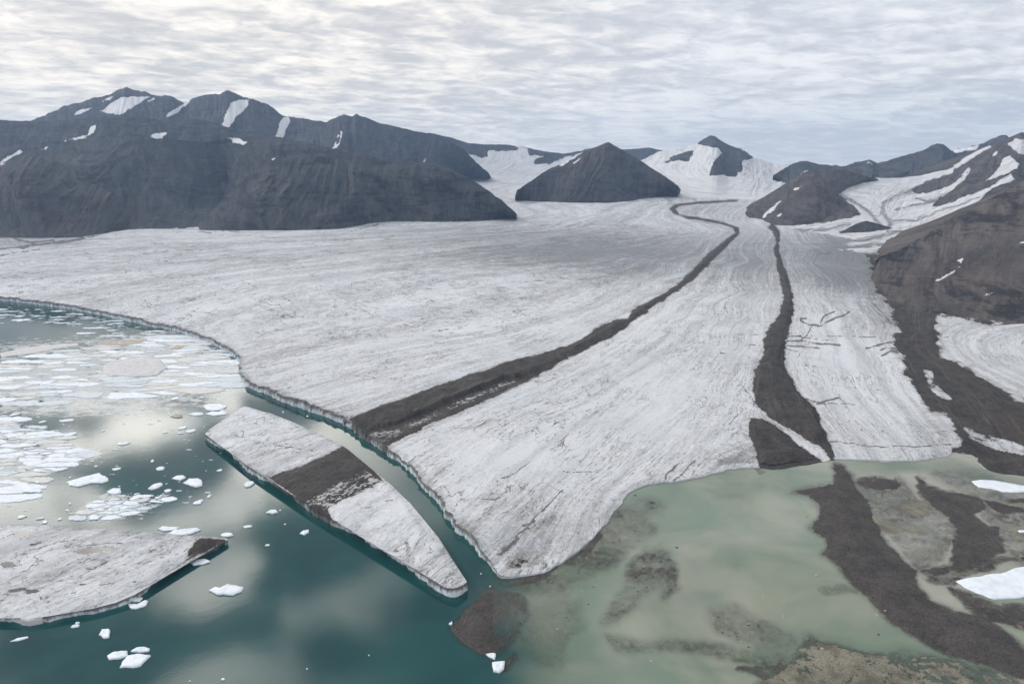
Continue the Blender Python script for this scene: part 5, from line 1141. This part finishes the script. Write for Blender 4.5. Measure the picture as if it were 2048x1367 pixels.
TRACED = [
 ([(133, 965), (150, 960), (165, 955), (185, 950), (200, 945), (215, 955), (217, 961), (205, 966), (180, 966), (160, 972), (145, 971)], 'white floe shaped like a boot, right of the dense ice raft', M_FLOE, 1.2),
 ([(418, 1181), (430, 1175), (440, 1178), (455, 1170), (470, 1172), (486, 1176), (482, 1183), (465, 1190), (432, 1190)], 'lone jagged floe right of the big pointed iceberg', M_FLOE, 1.4),
 ([(213, 1312), (225, 1306), (245, 1302), (255, 1303), (256, 1312), (240, 1317), (218, 1319)], 'left one of three floes touching at the bottom left', M_FLOE, 1.2),
 ([(240, 1334), (255, 1312), (275, 1308), (304, 1311), (292, 1322), (280, 1332), (262, 1336)], 'largest of three floes touching at the bottom left', M_FLOE, 1.3),
 ([(262, 1303), (272, 1296), (290, 1294), (300, 1298), (296, 1303), (280, 1305)], 'topmost of three floes touching at the bottom left', M_FLOE, 1.1),
 ([(199, 1270), (204, 1259), (217, 1259), (221, 1262), (218, 1275), (208, 1277)], 'small square floe below the big pointed iceberg', M_FLOE, 1.3),
 ([(21, 1283), (35, 1277), (56, 1273), (57, 1275), (38, 1281)], 'thin splinter of ice near the bottom left edge', M_FLOE, .8),
 ([(256, 1208), (265, 1212), (280, 1206), (292, 1200), (298, 1202), (290, 1212), (272, 1217), (260, 1215)], 'curved floe at the green foot of the big pointed iceberg', M_FLOE, 1.0),
 ([(259, 1200), (270, 1194), (285, 1196), (280, 1203), (268, 1203)], 'small floe touching the wall of the big pointed iceberg', M_FLOE, 1.0),
 ([(337, 1067), (350, 1060), (375, 1058), (397, 1055), (402, 1060), (380, 1069), (352, 1071)], 'flat floe lying along the far side of the pointed iceberg', M_FLOE, 1.1),
 ([(314, 1058), (325, 1053), (338, 1054), (360, 1055), (350, 1060), (330, 1062)], 'broken floe beside the flat one behind the pointed iceberg', M_FLOE, 1.0),
 ([(381, 1126), (388, 1121), (400, 1119), (412, 1118), (420, 1124), (405, 1129), (388, 1130)], 'white floe tucked under the dark tip of the pointed iceberg', M_FLOE, 1.2),
 ([(441, 1070), (450, 1066), (462, 1066), (467, 1071), (455, 1074), (445, 1074)], 'small floe just off the dark tip of the pointed iceberg', M_FLOE, 1.2),
 ([(215, 984), (228, 977), (241, 977), (243, 986), (232, 989), (220, 988)], 'blocky floe above the brash cluster', M_FLOE, 1.4),
 ([(296, 978), (308, 969), (322, 966), (326, 969), (320, 975), (302, 980)], 'oval floe right of the blocky one', M_FLOE, 1.3),
 ([(367, 966), (378, 958), (395, 957), (404, 961), (405, 971), (392, 974), (378, 970)], 'rounded lumpy floe left of the long iceberg', M_FLOE, 1.3),
 ([(344, 957), (352, 952), (365, 951), (372, 955), (360, 961)], 'ragged little floe beside the rounded lumpy one', M_FLOE, 1.0),
 ([(488, 969), (494, 964), (506, 963), (510, 967), (502, 973), (492, 974)], 'small five sided floe near the wall of the long iceberg', M_FLOE, 1.3),
 ([(408, 812), (418, 808), (440, 808), (455, 812), (445, 819), (425, 822), (410, 818)], 'white floe off the far end of the long iceberg', M_FLOE, 1.3),
 ([(377, 829), (390, 825), (405, 825), (408, 829), (392, 832)], 'thin floe left of the long iceberg', M_FLOE, .9),
 ([(412, 828), (425, 823), (455, 824), (452, 829), (430, 831)], 'narrow floe against the far end of the long iceberg', M_FLOE, .9),
 ([(125, 869), (138, 866), (152, 864), (155, 867), (142, 872), (130, 873)], 'lone slim floe right of the dense ice raft', M_FLOE, 1.0),
 ([(118, 841), (130, 839), (149, 838), (146, 842), (122, 844)], 'slim grey white floe above the dense ice raft', M_FLOE, .9),
 ([(532, 1026), (540, 1021), (552, 1020), (556, 1025), (545, 1028)], 'small pointed floe below the long iceberg', M_FLOE, 1.4),
 ([(600, 1067), (606, 1062), (618, 1060), (618, 1065), (608, 1070)], 'small pale floe below the middle of the long iceberg', M_FLOE, 1.2),
 ([(486, 1053), (494, 1051), (505, 1051), (503, 1054), (490, 1056)], 'thin sliver floe in the bright reflection', M_FLOE, .9),
 ([(985, 1327), (1000, 1324), (1010, 1324), (1007, 1338), (998, 1345), (987, 1343)], 'square white floe below the small gravel point', M_FLOE, 1.6),
 ([(972, 1309), (985, 1307), (992, 1308), (990, 1319), (980, 1315)], 'white ice fragment touching the small gravel point', M_FLOE, 1.2),
 ([(898, 1248), (904, 1243), (905, 1248), (901, 1250)], 'tiny fragment at the tip of the small gravel point', M_FLOE, 1.0),
 ([(205, 745), (208, 730), (240, 720), (290, 715), (330, 722), (336, 738), (315, 752), (270, 755), (225, 752)], 'large round grey floe in the broad ice belt', M_GREYFLOE, 2.2),
 ([(188, 689), (205, 683), (250, 680), (295, 679), (285, 686), (250, 691), (210, 692)], 'flat brown stained floe near the dark water', M_BROWNFLOE, 1.0),
 ([(0, 705), (40, 697), (90, 690), (150, 686), (160, 690), (110, 697), (50, 708), (5, 713)], 'long pinkish grey streak of brash at the left edge', M_GREYFLOE, .6),
 ([(340, 697), (352, 691), (372, 692), (360, 699), (348, 700)], 'small brown edged floe in the ice belt', M_BROWNFLOE, 1.2),
 ([(340, 833), (350, 829), (364, 829), (366, 834), (352, 836)], 'brownish floe left of the long iceberg', M_BROWNFLOE, 1.0),
 ([(1943, 962), (1960, 961), (1990, 962), (2020, 967), (2060, 974), (2062, 982), (2030, 985), (2005, 984), (1996, 981), (1960, 974)], 'smooth white ice slab stranded at the upper right of the lagoon', M_FLOE, 1.0),
 ([(1915, 1163), (1945, 1155), (1990, 1148), (2048, 1132), (2110, 1125), (2140, 1170), (2080, 1192), (2030, 1194), (1985, 1196), (1950, 1183), (1930, 1174)], 'large white ice slab at the right edge of the lagoon', M_FLOE, 1.2),
 ([(2036, 1061), (2060, 1060), (2060, 1064), (2040, 1065)], 'tiny white ice sliver at the right edge', M_FLOE, .7),
 ([(40, 1238), (50, 1228), (70, 1225), (88, 1228), (94, 1236), (85, 1246), (60, 1252), (45, 1249)], 'rounded white ice block leaning on the near wall of the pointed iceberg', M_GREYFLOE, 3.6),
]
for k, (pl, lb, mt, hg) in enumerate(TRACED):
    floe(px_poly(pl), hg * (.7 if hg < 3 else 1), mt, lb, seed=k + 3000, rough=.17, name='ice_block' if hg > 3 else 'ice_floe', cat='ice block' if hg > 3 else 'ice floe')
SMALL = [(355, 832, 0), (365, 856, 9, 2.2), (382, 862, 12, 2.5), (330, 864, 6, 1.6), (362, 866, 7, 1.2), (250, 887, 11, 2), (239, 887, 4, 2), (305, 922, 3, 2.2), (306, 922, 0), (192, 932, 4, 1.4), (185, 922, 3, 1), (234, 938, 9, 2.2), (395, 1005, 9, 3), (402, 1001, 5, 2), (418, 993, 4, 2),
         (440, 940, 6, 2), (320, 937, 10, 4), (312, 972, 4, 2), (335, 981, 7, 3), (140, 1007, 4, 2), (135, 1020, 4, 1.5), (43, 1034, 9, 3.5), (90, 1044, 6, 3), (120, 1038, 5, 2.5), (80, 1037, 8, 1.5), (150, 1252, 9, 3.2), (155, 1246, 5, 2.2), (535, 1090, 5, 1.5), (445, 940, 0),
         (520, 1002, 1.6, 1), (560, 1020, 1.6, 1.2), (570, 1048, 2, 1), (382, 820, 0), (446, 1358, 4, 2), (380, 1362, 2, 1.2), (614, 1337, 1.5, 1.2), (738, 1310, 1.5, 1), (962, 1147, 2, 1), (980, 1172, 2, 1), (566, 824, 2, 1), (615, 832, 2.5, 1), (338, 827, 3, 2), (350, 797, 9, 2.6), (404, 794, 4, 1.5),
         (30, 829, 14, 1.6), (85, 844, 9, 1.6), (140, 955, 3, 1.2), (76, 964, 6, 2.2), (400, 1115, 0), (10, 1050, 0), (445, 822, 7, 2), (286, 818, 4, 1.3), (18, 842, 8, 1.5), (206, 861, 3, 1.5), (465, 838, 6, 1.5)]
for k, e in enumerate(SMALL):
    if len(e) < 4: continue
    floe(px_ell(e[0], e[1], e[2], e[3], .18, k, 7), .35 + .03 * e[2], M_FLOE, 'tiny loose fragment of white ice drifting on open water', 'loose fragments on open water', seed=k + 5000, rough=.2, name='ice_fragment', cat='ice fragment')

# ---------------------------------------------------------------- boulders
def rock_mesh(seed):
    import bmesh
    bm = bmesh.new(); bmesh.ops.create_icosphere(bm, subdivisions=2, radius=1.0)
    r = random.Random(seed); pl = [(Vector((r.uniform(-1, 1), r.uniform(-1, 1), r.uniform(-.6, 1))).normalized(), r.uniform(.55, .85)) for _ in range(7)]
    for v in bm.verts:
        for n_, d_ in pl:
            k = v.co.dot(n_)
            if k > d_: v.co -= n_ * (k - d_)
        v.co += Vector((r.uniform(-1, 1), r.uniform(-1, 1), r.uniform(-1, 1))) * .04
        v.co.z *= .7
    me = bpy.data.meshes.new('boulder'); bm.to_mesh(me); bm.free(); return me
RM = [rock_mesh(i) for i in range(6)]
RMP = [rock_mesh(i + 20) for i in range(3)]
for m_ in RM: m_.materials.append(M_BOULDER)
for m_ in RMP: m_.materials.append(M_PALE)
def bed_h(x, y):
    i = np.abs(YR[(YR < 3300)] - y).argmin(); j = np.abs(ASP - x / y).argmin(); return float(bz[i, j])
def boulder(px, py, r, pale, label, group=None):
    p = on_plane(px, py, 0.0); me = random.choice(RMP if pale else RM)
    o = bpy.data.objects.new('boulder', me); o.location = (p[0], p[1], max(bed_h(p[0], p[1]), -.3) + r * .12)
    o.scale = (r * random.uniform(.9, 1.4), r * random.uniform(.8, 1.1), r); o.rotation_euler = (0, 0, random.uniform(0, 6.28)); COL.objects.link(o)
    tag(o, label, 'boulder', group); return o
boulder(1613, 1031, 2.4, True, 'pale tan boulder in green water just left of the gravel ridge')
boulder(1633, 1150, 2.1, True, 'pale boulder in green water left of the ridge, halfway down')
boulder(1526, 1191, 1.5, True, 'whitish boulder out in the green lagoon, left one of a pair')
boulder(1568, 1202, 1.5, True, 'whitish boulder out in the green lagoon, right one of a pair')
boulder(1567, 1231, 1.9, True, 'elongated whitish boulder below the pair in the lagoon')
boulder(1302, 1321, 1.6, True, 'orange tan boulder in the murky water at the bottom')
boulder(1645, 1297, 1.9, True, 'pale boulder on the tan gravel flat at the bottom')
boulder(1754, 1229, 1.8, True, 'pale boulder at the left foot of the gravel ridge')
boulder(1770, 1222, 1.4, True, 'small tan boulder on the edge of the gravel ridge')
boulder(1757, 1268, 1.8, False, 'dark boulder in the shallow water left of the lower ridge')
boulder(1270, 990, 2.2, False, 'dark boulder just off the white ice edge')
boulder(1353, 1094, 2.0, False, 'dark boulder in the open lagoon above the brown shoal')
boulder(82, 803, 5.5, False, 'dark rock lying on the ice belt near the left edge')
rg = random.Random(5)
CL = [([(1290, 1100), (1330, 1098), (1352, 1130), (1357, 1180), (1340, 1197), (1318, 1172), (1250, 1230), (1225, 1235), (1262, 1140)], 46, 'dark stone on the brown shoal in the middle of the lagoon', 'stones on the middle shoal'),
      ([(1420, 1225), (1480, 1222), (1600, 1290), (1560, 1310), (1440, 1290)], 34, 'dark stone scattered on the lower right shoal', 'stones on the lower shoal'),
      ([(1010, 1190), (1150, 1140), (1230, 1050), (1300, 1050), (1250, 1130), (1160, 1250), (1050, 1290)], 40, 'small stone in the shallows beside the ice tongue', 'stones beside the ice tongue'),
      ([(1590, 1300), (1660, 1300), (1800, 1320), (1950, 1350), (1950, 1367), (1600, 1367)], 26, 'stone on the tan gravel flat at the bottom', 'stones on the tan flat')]
for pl, n, lb, gp in CL:
    P = np.array(pl, float); c = 0
    while c < n:
        x = rg.uniform(P[:, 0].min(), P[:, 0].max()); y = rg.uniform(P[:, 1].min(), P[:, 1].max())
        if inside(np.array([x]), np.array([y]), P)[0]:
            boulder(x, y, rg.choice([.5, .6, .8, 1.0, 1.4]), rg.random() < .18, lb, gp); c += 1

# ---------------------------------------------------------------- haze
HAZE = 3.1e-5
if HAZE > 0:
    m, t = new_mat('haze')
    pv = t.n('ShaderNodeVolumePrincipled', {'Color': (.42, .63, .97, 1), 'Density': HAZE, 'Anisotropy': .2})
    t.n('ShaderNodeOutputMaterial', {'Volume': pv.outputs[0]})
    allv = [o for o in SC.objects if o.type == 'MESH']
    bb = np.array([tuple(o.matrix_basis @ Vector(c)) for o in allv if o.parent is None for c in o.bound_box])
    lo = bb.min(0) - (40, 40, 1); hi = bb.max(0) + (40, 40, 60); lo[1] = min(lo[1], -400); hi[2] = max(hi[2], H + 80)
    c = [(x, y, z) for x in (lo[0], hi[0]) for y in (lo[1], hi[1]) for z in (lo[2], hi[2])]
    hz = mesh_obj('haze', c, [[0, 1, 3, 2], [4, 6, 7, 5], [0, 4, 5, 1], [2, 3, 7, 6], [0, 2, 6, 4], [1, 5, 7, 3]], m, smooth=False)
    tag(hz, 'thin blue haze filling the valley air', 'haze', kind='stuff')
